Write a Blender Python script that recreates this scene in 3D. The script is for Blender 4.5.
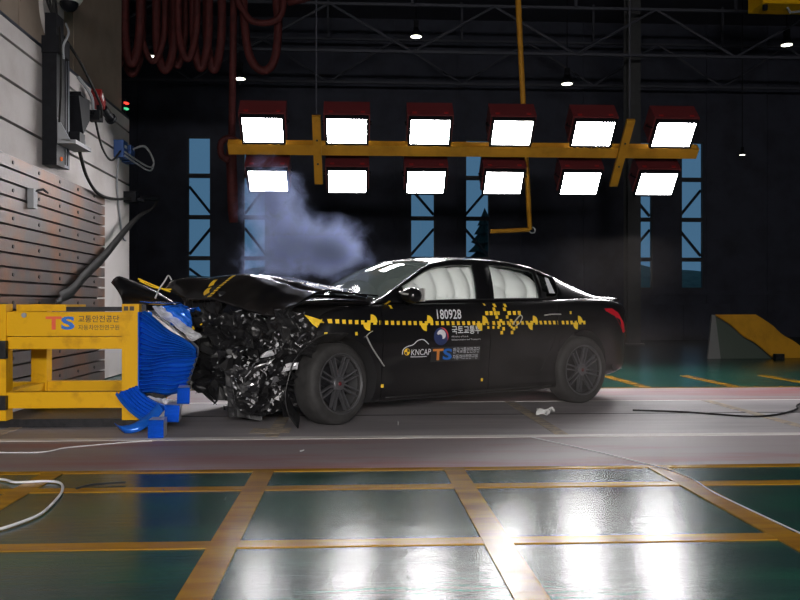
import bpy, bmesh, math, random
from math import pi, sin, cos, radians as rad
from mathutils import Vector, Matrix, noise
from mathutils.bvhtree import BVHTree

for _o in list(bpy.data.objects):
    bpy.data.objects.remove(_o, do_unlink=True)
SC = bpy.context.scene
COL = SC.collection

# ------------------------------------------------------------------ camera, sky, exposure
cam = bpy.data.cameras.new('camera')
cam.sensor_width = 36.0
cam.lens = 37.8
cam.shift_y = 5.0 / 800.0
cam.clip_start = 0.05
cam.clip_end = 500
camo = bpy.data.objects.new('camera', cam)
COL.objects.link(camo)
camo.location = (0, 0, 0.98)
camo.rotation_euler = (rad(90), 0, -rad(3.07))
SC.camera = camo

world = bpy.data.worlds.new('dusk_sky')
SC.world = world
world.use_nodes = True
world.node_tree.nodes['Background'].inputs[0].default_value = (0.068, 0.155, 0.255, 1)
world.node_tree.nodes['Background'].inputs[1].default_value = 1.0

vs = SC.view_settings
vs.view_transform = 'Standard'
vs.look = 'None'
vs.exposure = 0.0
vs.gamma = 1.0
vs.use_curve_mapping = False

RIG_POWER = 54.0      # radiance of the floodlights on the rig behind the car
NEAR_POWER = 280.0     # radiance of the floodlights on the rig on the photographer's side

# ------------------------------------------------------------------ materials
MATS = {}


def mat(name, col, rough=0.5, metal=0.0, var=0.0, scale=8.0, bump=0.0, bscale=None, spec=0.5,
        coat=0.0, col2=None, dirt=0.45, stretch=(1, 1, 1), rvar=0.0):
    if name in MATS:
        return MATS[name]
    m = bpy.data.materials.new(name)
    m.use_nodes = True
    nt = m.node_tree
    b = nt.nodes['Principled BSDF']
    b.inputs['Base Color'].default_value = (*col, 1)
    b.inputs['Roughness'].default_value = rough
    b.inputs['Metallic'].default_value = metal
    b.inputs['Specular IOR Level'].default_value = spec
    b.inputs['Coat Weight'].default_value = coat
    b.inputs['Coat Roughness'].default_value = 0.03
    if var or bump or col2 or rvar:
        tc = nt.nodes.new('ShaderNodeTexCoord')
        mp = nt.nodes.new('ShaderNodeMapping')
        mp.inputs['Scale'].default_value = stretch
        nt.links.new(tc.outputs['Object'], mp.inputs['Vector'])
        n = nt.nodes.new('ShaderNodeTexNoise')
        n.inputs['Scale'].default_value = scale
        n.inputs['Detail'].default_value = 6
        n.inputs['Roughness'].default_value = 0.6
        nt.links.new(mp.outputs[0], n.inputs['Vector'])
        if col2 or var:
            r = nt.nodes.new('ShaderNodeValToRGB')
            c2 = col2 or tuple(max(0, c * (1 - var)) for c in col)
            c1 = col if col2 else tuple(c * (1 + var * 0.5) for c in col)
            r.color_ramp.elements[0].position = dirt - 0.12
            r.color_ramp.elements[0].color = (*c2, 1)
            r.color_ramp.elements[1].position = dirt + 0.12
            r.color_ramp.elements[1].color = (*c1, 1)
            nt.links.new(n.outputs['Fac'], r.inputs[0])
            nt.links.new(r.outputs[0], b.inputs['Base Color'])
        if rvar:
            mr = nt.nodes.new('ShaderNodeMapRange')
            mr.inputs['From Min'].default_value = 0.3
            mr.inputs['From Max'].default_value = 0.7
            mr.inputs['To Min'].default_value = rough - rvar
            mr.inputs['To Max'].default_value = rough + rvar
            nt.links.new(n.outputs['Fac'], mr.inputs['Value'])
            nt.links.new(mr.outputs[0], b.inputs['Roughness'])
        if bump:
            n2 = nt.nodes.new('ShaderNodeTexNoise')
            n2.inputs['Scale'].default_value = bscale or scale * 3
            n2.inputs['Detail'].default_value = 4
            nt.links.new(mp.outputs[0], n2.inputs['Vector'])
            bp = nt.nodes.new('ShaderNodeBump')
            bp.inputs['Strength'].default_value = bump
            bp.inputs['Distance'].default_value = 0.02
            nt.links.new(n2.outputs['Fac'], bp.inputs['Height'])
            nt.links.new(bp.outputs[0], b.inputs['Normal'])
    MATS[name] = m
    return m


def mat_emit(name, col, strength):
    m = bpy.data.materials.new(name)
    m.use_nodes = True
    nt = m.node_tree
    nt.nodes.clear()
    e = nt.nodes.new('ShaderNodeEmission')
    e.inputs[0].default_value = (*col, 1)
    e.inputs[1].default_value = strength
    o = nt.nodes.new('ShaderNodeOutputMaterial')
    nt.links.new(e.outputs[0], o.inputs[0])
    MATS[name] = m
    return m


def mat_glass(name, tint, refl=1.5, rough=0.0):
    m = bpy.data.materials.new(name)
    m.use_nodes = True
    nt = m.node_tree
    nt.nodes.clear()
    t = nt.nodes.new('ShaderNodeBsdfTransparent')
    t.inputs[0].default_value = (*tint, 1)
    g = nt.nodes.new('ShaderNodeBsdfGlossy')
    g.inputs['Roughness'].default_value = rough
    f = nt.nodes.new('ShaderNodeFresnel')
    f.inputs[0].default_value = refl
    mx = nt.nodes.new('ShaderNodeMixShader')
    o = nt.nodes.new('ShaderNodeOutputMaterial')
    nt.links.new(f.outputs[0], mx.inputs[0])
    nt.links.new(t.outputs[0], mx.inputs[1])
    nt.links.new(g.outputs[0], mx.inputs[2])
    nt.links.new(mx.outputs[0], o.inputs[0])
    MATS[name] = m
    return m


PAINT = mat('black_car_paint', (0.006, 0.006, 0.007), rough=0.4, coat=0.8, spec=0.08)
BLACKP = mat('black_plastic', (0.012, 0.012, 0.013), rough=0.55, var=0.4, scale=20)
RUBBER = mat('tyre_rubber', (0.03, 0.029, 0.029), rough=0.75, var=0.35, scale=14)
RIMM = mat('dark_alloy', (0.22, 0.22, 0.235), rough=0.38, metal=0.8)
RIMLIP = mat('polished_alloy', (0.22, 0.22, 0.23), rough=0.35, metal=0.8)
CHROME = mat('satin_chrome', (0.62, 0.61, 0.60), rough=0.3, metal=0.4)
SILVER = mat('torn_aluminium', (0.72, 0.72, 0.75), rough=0.3, metal=0.35, var=0.3, scale=12)
DARKMETAL = mat('dark_metal', (0.018, 0.018, 0.021), rough=0.45, metal=0.5, var=0.5, scale=18)
AIRBAG = mat('airbag_fabric', (0.84, 0.87, 0.86), rough=0.9, bump=0.15, scale=30)
INTERIOR = mat('car_interior', (0.02, 0.02, 0.022), rough=0.8)
YTAPE = mat('yellow_tape', (0.9, 0.58, 0.02), rough=0.6)
YPAINT = mat('yellow_steel_paint', (0.70, 0.375, 0.003), rough=0.5, col2=(0.40, 0.19, 0.006), scale=5.0,
             dirt=0.34, bump=0.1, bscale=40, spec=0.2)
YRIG = mat('yellow_rig_paint', (0.36, 0.165, 0.012), spec=0.25, rough=0.5, var=0.2, scale=4)
BLUE = mat('blue_honeycomb_skin', (0.011, 0.125, 0.62), rough=0.2, metal=0.25, var=0.15, scale=9)
CONC = mat('white_painted_concrete', (0.50, 0.47, 0.46), rough=0.8, col2=(0.40, 0.36, 0.34), scale=1.3, dirt=0.4,
           bump=0.15, bscale=30)
STEEL = mat('worn_steel_plate', (0.105, 0.088, 0.085), rough=0.5, metal=0.3, col2=(0.20, 0.082, 0.03), scale=1.6, dirt=0.42,
            bump=0.12, bscale=22)
BOLT = mat('steel_bolt', (0.02, 0.018, 0.018), rough=0.6)
BEIGE = mat('beige_wall_panel', (0.30, 0.235, 0.185), rough=0.85, var=0.12, scale=2)
DARKWALL = mat('dark_wall_sheet', (0.026, 0.029, 0.046), rough=0.8, var=0.3, scale=1.5)
DARKCEIL = mat('dark_ceiling_sheet', (0.022, 0.023, 0.038), rough=0.9, var=0.3, scale=1)
COLUMNM = mat('grey_column_steel', (0.03, 0.031, 0.033), rough=0.7, var=0.2, scale=3)
FRAMEM = mat('dark_window_frame', (0.02, 0.022, 0.028), rough=0.6)
TRUSSM = mat('truss_steel', (0.038, 0.040, 0.055), rough=0.7)
REDHOSE = mat('dark_red_hose', (0.05, 0.010, 0.010), spec=0.2, rough=0.7, var=0.35, scale=9)
REDBOX = mat('dark_red_housing', (0.10, 0.014, 0.016), rough=0.5)
REDBRIGHT = mat('red_latch', (0.26, 0.012, 0.012), rough=0.4)
BLACKMETAL = mat('black_metal', (0.007, 0.0075, 0.010), rough=0.5, var=0.3, scale=10, spec=0.12)
BLUEGREY = mat('blue_grey_rail', (0.022, 0.028, 0.048), rough=0.4, metal=0.3)
BLUEBOX = mat('blue_box', (0.02, 0.07, 0.24), rough=0.5)
GREYP = mat('grey_plastic', (0.25, 0.26, 0.28), rough=0.6)
WHITEP = mat('white_plastic', (0.6, 0.6, 0.6), rough=0.4)
WCABLE = mat('white_cable', (0.72, 0.72, 0.74), rough=0.5)
KCABLE = mat('black_cable', (0.012, 0.0115, 0.0115), rough=0.6, spec=0.15)
TAPEW = mat('worn_tan_tape', (0.52, 0.42, 0.30), rough=0.8, col2=(0.3, 0.27, 0.25), scale=14, dirt=0.5)
PLY = mat('yellow_ramp_board', (0.48, 0.235, 0.012), rough=0.6, var=0.2, scale=3)
LAMPHOT = mat_emit('rig_lamp_glass', (1.0, 0.97, 0.98), RIG_POWER)
LAMPNEAR = mat_emit('near_rig_lamp_glass', (1.0, 0.96, 0.93), NEAR_POWER)
HIGHBAY = mat_emit('highbay_lamp_glass', (1.0, 0.98, 0.80), 5.0)
LEDR = mat_emit('red_led', (1.0, 0.05, 0.03), 2.2)
LEDG = mat_emit('green_led', (0.1, 0.8, 0.35), 1.0)
LEDO = mat_emit('orange_led', (1.0, 0.2, 0.05), 0.6)
TAIL = mat('red_tail_lens', (0.62, 0.01, 0.025), rough=0.15, coat=1.0)
WINGLASS = mat_glass('window_glass', (0.92, 0.95, 0.97), 1.45)
SCREENGLASS = mat_glass('windscreen_glass', (0.80, 0.86, 0.84), 1.50, 0.02)


def dusty(m, amount, col):
    nt = m.node_tree
    out = next(n for n in nt.nodes if n.type == 'OUTPUT_MATERIAL')
    src = out.inputs[0].links[0].from_socket
    d = nt.nodes.new('ShaderNodeBsdfDiffuse')
    d.inputs[0].default_value = (*col, 1)
    mx = nt.nodes.new('ShaderNodeMixShader')
    mx.inputs[0].default_value = amount
    nt.links.new(src, mx.inputs[1])
    nt.links.new(d.outputs[0], mx.inputs[2])
    nt.links.new(mx.outputs[0], out.inputs[0])


dusty(SCREENGLASS, 0.30, (0.50, 0.62, 0.59))
SIDEGLASS = mat_glass('door_glass', (0.99, 1.0, 0.99), 1.25, 0.02)
GREENHILL = mat('hill_green', (0.05, 0.09, 0.07), rough=0.95, var=0.3, scale=0.5)
ASPHALT = mat('outside_ground', (0.06, 0.065, 0.065), rough=0.95)
LEAF = mat('conifer_green', (0.02, 0.045, 0.035), rough=0.9, var=0.3, scale=4)
BARK = mat('conifer_bark', (0.04, 0.03, 0.025), rough=0.9)
TXT_RED = mat('sign_red', (0.72, 0.10, 0.03), rough=0.5)
TXT_ORANGE = mat('sign_orange', (0.62, 0.22, 0.04), rough=0.5)
TXT_BLUE = mat('sign_blue', (0.01, 0.13, 0.50), rough=0.5)
TXT_DARK = mat('sign_dark', (0.05, 0.035, 0.02), rough=0.6)
TXT_WHITE = mat('sign_white', (0.68, 0.69, 0.72), rough=0.6)
TXT_NAVY = mat('emblem_navy', (0.02, 0.035, 0.12), rough=0.5)
TXT_EMRED = mat('emblem_red', (0.60, 0.05, 0.06), rough=0.5)


def floor_mat(name, c1, c2, rough, rvar, spec, bump, scale, dirt=0.5, stretch=(0.35, 2.2, 1), bscale=6.0, bdist=0.004):
    m = mat(name, c1, rough=rough, col2=c2, scale=scale, dirt=dirt, rvar=rvar, spec=spec, stretch=stretch,
            bump=bump, bscale=bscale)
    for n in m.node_tree.nodes:
        if n.type == 'BUMP':
            n.inputs['Distance'].default_value = bdist
    return m


GREENF = floor_mat('green_epoxy_floor', (0.008, 0.078, 0.052), (0.016, 0.046, 0.046), 0.225, 0.03, 0.17, 0.4, 3.0, bscale=16.0, bdist=0.003)
REDF = floor_mat('worn_red_lane', (0.34, 0.13, 0.135), (0.32, 0.275, 0.29), 0.55, 0.08, 0.35, 0.35, 1.1, 0.60)
GREYF = floor_mat('worn_grey_lane', (0.42, 0.395, 0.41), (0.30, 0.28, 0.295), 0.5, 0.08, 0.4, 0.35, 2.0)
YLINE = floor_mat('yellow_floor_line', (0.38, 0.19, 0.008), (0.27, 0.125, 0.012), 0.24, 0.03, 0.15, 0.4, 5.0, bscale=16.0, bdist=0.003)
WLINE = floor_mat('white_floor_line', (0.86, 0.84, 0.82), (0.62, 0.58, 0.56), 0.55, 0.05, 0.4, 0.3, 6.0)

# ------------------------------------------------------------------ mesh builder and scene helpers
ORI = {}


class MB:
    def __init__(self):
        self.v = []
        self.f = []
        self.mi = []
        self.cur = 0

    def add(self, vs_, fs_):
        o = len(self.v)
        self.v += [tuple(p) for p in vs_]
        self.f += [tuple(i + o for i in f) for f in fs_]
        self.mi += [self.cur] * len(fs_)
        return self

    def box(self, a, b, rot=None, piv=None):
        (x0, y0, z0), (x1, y1, z1) = a, b
        p = [Vector(q) for q in ((x0, y0, z0), (x1, y0, z0), (x1, y1, z0), (x0, y1, z0),
                                 (x0, y0, z1), (x1, y0, z1), (x1, y1, z1), (x0, y1, z1))]
        if rot is not None:
            c = Vector(piv) if piv is not None else (p[0] + p[6]) / 2
            p = [c + rot @ (q - c) for q in p]
        return self.add(p, [(0, 3, 2, 1), (4, 5, 6, 7), (0, 1, 5, 4), (1, 2, 6, 5), (2, 3, 7, 6), (3, 0, 4, 7)])

    def tube(self, path, r, n=8, closed=False, flat=None):
        path = [Vector(p) for p in path]
        k = len(path)
        rs = r if isinstance(r, (list, tuple)) else [r] * k
        rings = []
        up = None
        for i, p in enumerate(path):
            if closed:
                t = (path[(i + 1) % k] - path[i - 1]).normalized()
            else:
                t = (path[min(i + 1, k - 1)] - path[max(i - 1, 0)]).normalized()
            if up is None:
                up = Vector((0, 0, 1)) if abs(t.z) < 0.9 else Vector((1, 0, 0))
            s = t.cross(up)
            if s.length < 1e-5:
                s = t.cross(Vector((0, 1, 0)))
            s.normalize()
            up = s.cross(t).normalized()
            fl = flat or 1.0
            rings.append([p + (s * cos(2 * pi * j / n) + up * (fl * sin(2 * pi * j / n))) * rs[i] for j in range(n)])
        vv = [q for ring in rings for q in ring]
        ff = []
        for i in range(k if closed else k - 1):
            for j in range(n):
                a, b = i * n + j, i * n + (j + 1) % n
                c, d = ((i + 1) % k) * n + (j + 1) % n, ((i + 1) % k) * n + j
                ff.append((a, b, c, d))
        if not closed:
            ff.append(tuple(reversed(range(n))))
            ff.append(tuple(range((k - 1) * n, k * n)))
        return self.add(vv, ff)

    def cyl(self, a, b, r, n=16, r2=None):
        return self.tube([a, b], [r, r if r2 is None else r2], n)

    def grid(self, fn, nu, nv, flip=False):
        vv = [fn(i / nu, j / nv) for i in range(nu + 1) for j in range(nv + 1)]
        ff = []
        for i in range(nu):
            for j in range(nv):
                q = (i * (nv + 1) + j, (i + 1) * (nv + 1) + j, (i + 1) * (nv + 1) + j + 1, i * (nv + 1) + j + 1)
                ff.append(tuple(reversed(q)) if flip else q)
        return self.add(vv, ff)

    def lathe_y(self, prof, n=40, closed=True):
        """profile of (radius, y) turned about the local y axis"""
        k = len(prof)
        vv = [(r * cos(2 * pi * i / n), y, r * sin(2 * pi * i / n)) for i in range(n) for r, y in prof]
        ff = []
        for i in range(n):
            for j in range(k if closed else k - 1):
                a, b = i * k + j, i * k + (j + 1) % k
                c, d = ((i + 1) % n) * k + (j + 1) % k, ((i + 1) % n) * k + j
                ff.append((a, b, c, d))
        return self.add(vv, ff)

    def prism(self, pts2, y0, y1):
        """polygon of (x, z) extruded along y"""
        n = len(pts2)
        vv = [(x, y0, z) for x, z in pts2] + [(x, y1, z) for x, z in pts2]
        ff = [tuple(range(n)), tuple(reversed(range(n, 2 * n)))]
        for i in range(n):
            ff.append((i, i + n, (i + 1) % n + n, (i + 1) % n))
        return self.add(vv, ff)

    def build(self, name, mats, parent=None, smooth=False, angle=None, fixn=True, solid=0.0):
        me = bpy.data.meshes.new(name)
        off = Vector((0, 0, 0))
        if parent is not None and parent.name in ORI:
            off = ORI[parent.name]
        elif parent is None and self.v:
            xs = [p[0] for p in self.v]
            ys = [p[1] for p in self.v]
            zs = [p[2] for p in self.v]
            off = Vector(((min(xs) + max(xs)) / 2, (min(ys) + max(ys)) / 2, min(zs)))
        me.from_pydata([tuple(Vector(p) - off) for p in self.v], [], self.f)
        if not isinstance(mats, (list, tuple)):
            mats = [mats]
        for m in mats:
            me.materials.append(m)
        if len(mats) > 1:
            for p, i in zip(me.polygons, self.mi):
                p.material_index = i
        if fixn:
            bm = bmesh.new()
            bm.from_mesh(me)
            bmesh.ops.recalc_face_normals(bm, faces=bm.faces)
            bm.to_mesh(me)
            bm.free()
        if smooth:
            me.shade_smooth()
            if angle:
                me.set_sharp_from_angle(angle=rad(angle))
        me.update()
        o = bpy.data.objects.new(name, me)
        COL.objects.link(o)
        if parent is not None:
            o.parent = parent
            ORI[o.name] = off
        else:
            o.location = off
            ORI[o.name] = off
        if solid:
            md = o.modifiers.new('thickness', 'SOLIDIFY')
            md.thickness = solid
            md.offset = 0
        return o


def tag(o, label, cat=None, group=None, kind=None):
    if label:
        o['label'] = label
    if cat:
        o['category'] = cat
    if group:
        o['group'] = group
    if kind:
        o['kind'] = kind
    return o


def struct(o, label=None):
    o['kind'] = 'structure'
    if label:
        o['label'] = label
    return o


def thing(name, label, cat, loc=(0, 0, 0), rz=0.0, group=None):
    o = bpy.data.objects.new(name, None)
    o.empty_display_size = 0.1
    COL.objects.link(o)
    o.location = loc
    o.rotation_euler = (0, 0, rz)
    tag(o, label, cat, group)
    ORI[o.name] = Vector(loc)
    return o


def copy_tree(o, parent=None):
    c = o.copy()
    COL.objects.link(c)
    if parent is not None:
        c.parent = parent
    for ch in list(o.children):
        copy_tree(ch, c)
    return c


def catmull(pts, n=8):
    pts = [Vector(p) for p in pts]
    out = []
    k = len(pts)
    for i in range(k - 1):
        p0, p1, p2, p3 = pts[max(i - 1, 0)], pts[i], pts[i + 1], pts[min(i + 2, k - 1)]
        for j in range(n):
            t = j / n
            out.append(0.5 * ((2 * p1) + (p2 - p0) * t + (2 * p0 - 5 * p1 + 4 * p2 - p3) * t * t
                              + (3 * p1 - p0 - 3 * p2 + p3) * t ** 3))
    out.append(pts[-1])
    return out


def interp(tab):
    """smooth interpolation through a table of (x, a, b, ...) rows"""
    def f(x):
        if x <= tab[0][0]:
            return tab[0][1:]
        if x >= tab[-1][0]:
            return tab[-1][1:]
        for i in range(len(tab) - 1):
            if tab[i][0] <= x <= tab[i + 1][0]:
                break
        h = tab[i + 1][0] - tab[i][0]
        t = (x - tab[i][0]) / h
        res = []
        for k in range(1, len(tab[0])):
            def slope(j):
                if j <= 0:
                    return (tab[1][k] - tab[0][k]) / (tab[1][0] - tab[0][0])
                if j >= len(tab) - 1:
                    return (tab[-1][k] - tab[-2][k]) / (tab[-1][0] - tab[-2][0])
                s0 = (tab[j][k] - tab[j - 1][k]) / (tab[j][0] - tab[j - 1][0])
                s1 = (tab[j + 1][k] - tab[j][k]) / (tab[j + 1][0] - tab[j][0])
                return 0.0 if s0 * s1 <= 0 else 2 * s0 * s1 / (s0 + s1)
            m0, m1 = slope(i) * h, slope(i + 1) * h
            a, b = tab[i][k], tab[i + 1][k]
            res.append((2 * t ** 3 - 3 * t * t + 1) * a + (t ** 3 - 2 * t * t + t) * m0
                       + (-2 * t ** 3 + 3 * t * t) * b + (t ** 3 - t * t) * m1)
        return tuple(res)
    return f


def text2d(body, size=1.0, xs=1.0, ys=1.0, align='LEFT', spacing=1.0, offset=0.0):
    """flat outline of a piece of writing: verts (x, y), faces, normalised so that the block is xs wide and ys high"""
    cu = bpy.data.curves.new('writing', 'FONT')
    cu.body = body
    cu.size = size
    cu.resolution_u = 3
    cu.space_character = spacing
    cu.offset = offset
    ob = bpy.data.objects.new('writing', cu)
    COL.objects.link(ob)
    dg = bpy.context.evaluated_depsgraph_get()
    dg.update()
    me = bpy.data.meshes.new_from_object(ob.evaluated_get(dg))
    bpy.data.objects.remove(ob, do_unlink=True)
    bpy.data.curves.remove(cu)
    v = [(p.co.x, p.co.y) for p in me.vertices]
    f = [tuple(p.vertices) for p in me.polygons]
    bpy.data.meshes.remove(me)
    if not v:
        return [(0, 0), (xs, 0), (xs, ys), (0, ys)], [(0, 1, 2, 3)]
    x0, x1 = min(p[0] for p in v), max(p[0] for p in v)
    y0, y1 = min(p[1] for p in v), max(p[1] for p in v)
    v = [((x - x0) / max(x1 - x0, 1e-6) * xs, (y - y0) / max(y1 - y0, 1e-6) * ys) for x, y in v]
    return v, f


# ------------------------------------------------------------------ the setting: floor, walls, ceiling
FX0, FX1, FY0, FY1 = -15.0, 17.0, -6.0, 25.0
CEIL = 9.5
fl = MB().box((FX0, FY0, -0.3), (FX1, FY1, 0.0)).build('floor', GREENF)
struct(fl, 'glossy green epoxy floor of the crash test hall')


def strip(x0, x1, y0, y1, z, m, name):
    return MB().box((x0, y0, -0.02), (x1, y1, z)).build(name, m, fl)


strip(FX0, FX1, 5.0, 6.21, 0.002, REDF, 'red_lane_strip')
strip(FX0, FX1, 8.45, 9.75, 0.002, REDF, 'red_lane_strip')
strip(FX0, FX1, 6.21, 8.45, 0.002, GREYF, 'grey_lane_strip')
for y, w, m in ((6.21, 0.12, WLINE), (8.45, 0.05, WLINE), (5.0, 0.075, YLINE), (4.515, 0.10, YLINE),
                (3.46, 0.10, YLINE), (9.75, 0.09, YLINE)):
    strip(FX0, FX1, y - w / 2, y + w / 2, 0.0042, m, 'painted_line')
for x in (-5.2, -4.05, -2.9, -1.75, -0.535, 0.588, 1.82, 2.98, 4.15, 5.3):
    strip(x - 0.06, x + 0.06, -1.0, 4.97, 0.0056, YLINE, 'painted_line')
for x in (1.25, 2.35, 3.45, 4.55, 5.65, 6.75):
    strip(x - 0.06, x + 0.06, 9.79, 11.4, 0.0056, YLINE, 'painted_line')
for x in (-2.7, -0.62, 1.56, 3.59, 5.65):
    strip(x - 0.05, x + 0.05, 6.26, 8.42, 0.0056, TAPEW, 'tape_line')
strip(FX0, 7.0, 7.44, 7.47, 0.0036, KCABLE, 'tow_groove')

# back wall with its window openings
wins = [(-4.93, -4.23), (-3.30, -2.62), (1.64, 2.40), (3.29, 4.04), (8.27, 9.01), (9.88, 10.60)]
WZ0, WZ1 = 1.46, 5.94
wb = MB()
xs_ = [FX0] + [a for w in wins for a in w] + [FX1]
for i in range(0, len(xs_), 2):
    wb.box((xs_[i], 25.0, 0), (xs_[i + 1], 25.25, CEIL))
for a, b in wins:
    wb.box((a, 25.0, 0), (b, 25.25, WZ0))
    wb.box((a, 25.0, WZ1), (b, 25.25, CEIL))
wall_back = struct(wb.build('wall_back', DARKWALL), 'dark sheeted back wall of the hall with tall narrow windows')
for i in range(17):
    x = FX0 + 1 + i * 1.9
    if any(a - 0.1 < x < b + 0.1 for a, b in wins):
        continue
    MB().box((x - 0.03, 24.965, 0.0), (x + 0.03, 25.0, CEIL)).build('wall_rib', DARKWALL, wall_back)
MB().box((FX0, 24.9, 1.30), (FX1, 25.0, 1.42)).build('wall_rail', DARKWALL, wall_back)
struct(MB().box((FX0 - 0.25, FY0, 0), (FX0, FY1 + 0.25, CEIL)).build('wall_left', DARKWALL), 'dark side wall beyond the barrier block')
struct(MB().box((FX1, FY0, 0), (FX1 + 0.25, FY1 + 0.25, CEIL)).build('wall_right', DARKWALL), 'dark side wall behind the yellow ramp')
struct(MB().box((FX0 - 0.25, FY0 - 0.25, 0), (FX1 + 0.25, FY0, CEIL)).build('wall_front', DARKWALL), 'dark wall behind the photographer')
struct(MB().box((FX0 - 0.25, FY0 - 0.25, CEIL), (FX1 + 0.25, FY1 + 0.25, CEIL + 0.2)).build('ceiling', DARKCEIL), 'dark sheeted roof of the hall')

brace_dir = {0: (None, 1, -1, 1), 1: (1, -1, 1, -1), 2: (None, 1, -1, 1), 3: (None, -1, 1, -1), 4: (None, 1, -1, None), 5: (None, -1, 1, None)}
mull = (4.79, 3.57, 2.36)
for i, (a, b) in enumerate(wins):
    fr = MB()
    for (p, q) in (((a, 25.02, WZ0), (a + 0.04, 25.14, WZ1)), ((b - 0.04, 25.02, WZ0), (b, 25.14, WZ1)),
                   ((a + 0.04, 25.02, WZ0), (b - 0.04, 25.14, WZ0 + 0.05)), ((a + 0.04, 25.02, WZ1 - 0.04), (b - 0.04, 25.14, WZ1))):
        fr.box(p, q)
    w = struct(fr.build('window_%d' % (i + 1), FRAMEM), 'tall narrow window in the dark back wall')
    zz = [WZ1] + list(mull) + [WZ0]
    for k in range(4):
        MB().box((a + 0.03, 25.07, zz[k + 1]), (b - 0.03, 25.08, zz[k])).build('pane', WINGLASS, w)
        if k < 3:
            MB().box((a + 0.03, 25.0, zz[k + 1] - 0.06), (b - 0.03, 25.12, zz[k + 1] + 0.06)).build('mullion', FRAMEM, w)
        d = brace_dir[i][k]
        if d:
            x0, x1 = (a + 0.03, b - 0.03)
            zt, zb = zz[k] - 0.3, zz[k + 1] + 0.12
            p, q = ((x0, 25.2, zt), (x1, 25.2, zb)) if d > 0 else ((x1, 25.2, zt), (x0, 25.2, zb))
            MB().tube([p, q], 0.045, 6).build('brace', FRAMEM, w)

# beige wall rising behind the barrier block
bw = MB().box((-4.15, 2.0, 0), (-3.78, 13.75, CEIL))
bwo = bw.build('wall_beside_block', BEIGE)
struct(bwo, 'beige panelled wall rising above the white barrier block')
for y0, y1 in ((2.0, 4.35), (4.38, 7.25), (7.28, 9.6), (9.63, 11.43), (11.46, 13.75)):
    MB().box((-3.78, y0, 0), (-3.755, y1, CEIL)).build('wall_panel', BEIGE, bwo)

# columns and trusses
for x, y in ((6.8, 20.3), (-6.3, 22.0)):
    c = MB()
    c.box((x - 0.16, y - 0.16, 0), (x + 0.16, y - 0.135, CEIL))
    c.box((x - 0.16, y + 0.135, 0), (x + 0.16, y + 0.16, CEIL))
    c.box((x - 0.012, y - 0.135, 0), (x + 0.012, y + 0.135, CEIL))
    o = struct(c.build('column_steel', COLUMNM), 'grey steel H-section column standing in the dark hall')
    MB().box((x - 0.24, y - 0.24, 0), (x + 0.24, y + 0.24, 0.04)).build('base_plate', COLUMNM, o)


def truss(y, z0, z1, xn, label):
    t = thing('roof_truss', label, 'truss', (0, y, z0))
    MB().box((FX0, y - 0.03, z0 - 0.03), (FX1, y + 0.03, z0 + 0.03)).build('bottom_chord', TRUSSM, t)
    MB().box((FX0, y - 0.03, z1 - 0.03), (FX1, y + 0.03, z1 + 0.03)).build('top_chord', TRUSSM, t)
    x = xn - 3.75 * 4
    while x < FX1 - 1:
        for dx in (-1.87, 1.87):
            if FX0 < x + dx < FX1 and FX0 < x < FX1:
                MB().tube([(x, y, z0), (x + dx, y, z1)], 0.03, 6).build('diagonal', TRUSSM, t)
        x += 3.75
    x = xn - 3.75 * 3
    while x < FX1 - 1:
        MB().box((x - 0.03, y - 0.03, z1), (x + 0.03, y + 0.03, CEIL)).build('hanger', TRUSSM, t)
        x += 3.75
    return t


truss(19.0, 6.72, 7.78, 1.3, 'steel roof truss with zigzag diagonals crossing above the lamp rig')
truss(23.5, 7.2, 8.4, 3.0, 'steel roof truss with zigzag diagonals close to the back wall')

# outside
struct(MB().box((-80, 25.4, -0.4), (110, 240, -0.1)).build('ground_outside', ASPHALT), 'dark yard outside the windows')
hb = MB()


def hillf(u, v):
    x = -90 + 230 * u
    y = 120 + 50 * v
    h = (6 + 5 * noise.noise(Vector((x * 0.03, 2.0, 0))) + 2.5 * noise.noise(Vector((x * 0.1, 5.0, 0)))) * sin(pi * min(v, 1.0))
    return (x, y, h - 0.15)


hb.grid(hillf, 80, 8)
struct(hb.build('hill_outside', GREENHILL, smooth=True), 'low wooded hill seen through the windows')
tr = thing('conifer_tree', 'dark conifer tree seen through the window above the car roof', 'tree', (5.9, 38.0, -0.1))
MB().cyl((5.9, 38, -0.1), (5.9, 38, 4.6), 0.14, 8, 0.04).build('trunk', BARK, tr)
crown = MB()
random.seed(4)
for k in range(9):
    z = 1.3 + k * 0.42
    r = 1.35 * (1 - k / 10.5)
    n = 14
    pts = []
    for j in range(n):
        rr = r * (1.0 if j % 2 else 0.62) * random.uniform(0.85, 1.15)
        pts.append((5.9 + rr * cos(2 * pi * j / n), 38 + rr * sin(2 * pi * j / n), z + random.uniform(-0.1, 0.05)))
    crown.add(pts + [(5.9, 38, z + 0.75)], [(j, (j + 1) % n, n) for j in range(n)] + [tuple(reversed(range(n)))])
crown.build('crown', LEAF, tr)

# ------------------------------------------------------------------ barrier block and its steel face
blk = thing('barrier_block', 'white painted concrete barrier block in stacked courses beside the beige wall', 'barrier block', (-3.52, 8.0, 0))
MB().box((-3.69, 4.0, 0), (-3.42, 12.42, 3.67)).build('core', CONC, blk)
zs = [0.0, 2.73, 3.12, 3.50, 3.70]
for k in range(len(zs) - 1):
    MB().box((-3.69, 4.0, zs[k] + 0.012), (-3.29, 12.45, zs[k + 1] - 0.018)).build('course', CONC, blk)
MB().box((-3.69, 4.0, 3.69), (-3.29, 12.45, 3.72)).build('edge_trim', BLUEGREY, blk)

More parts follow.
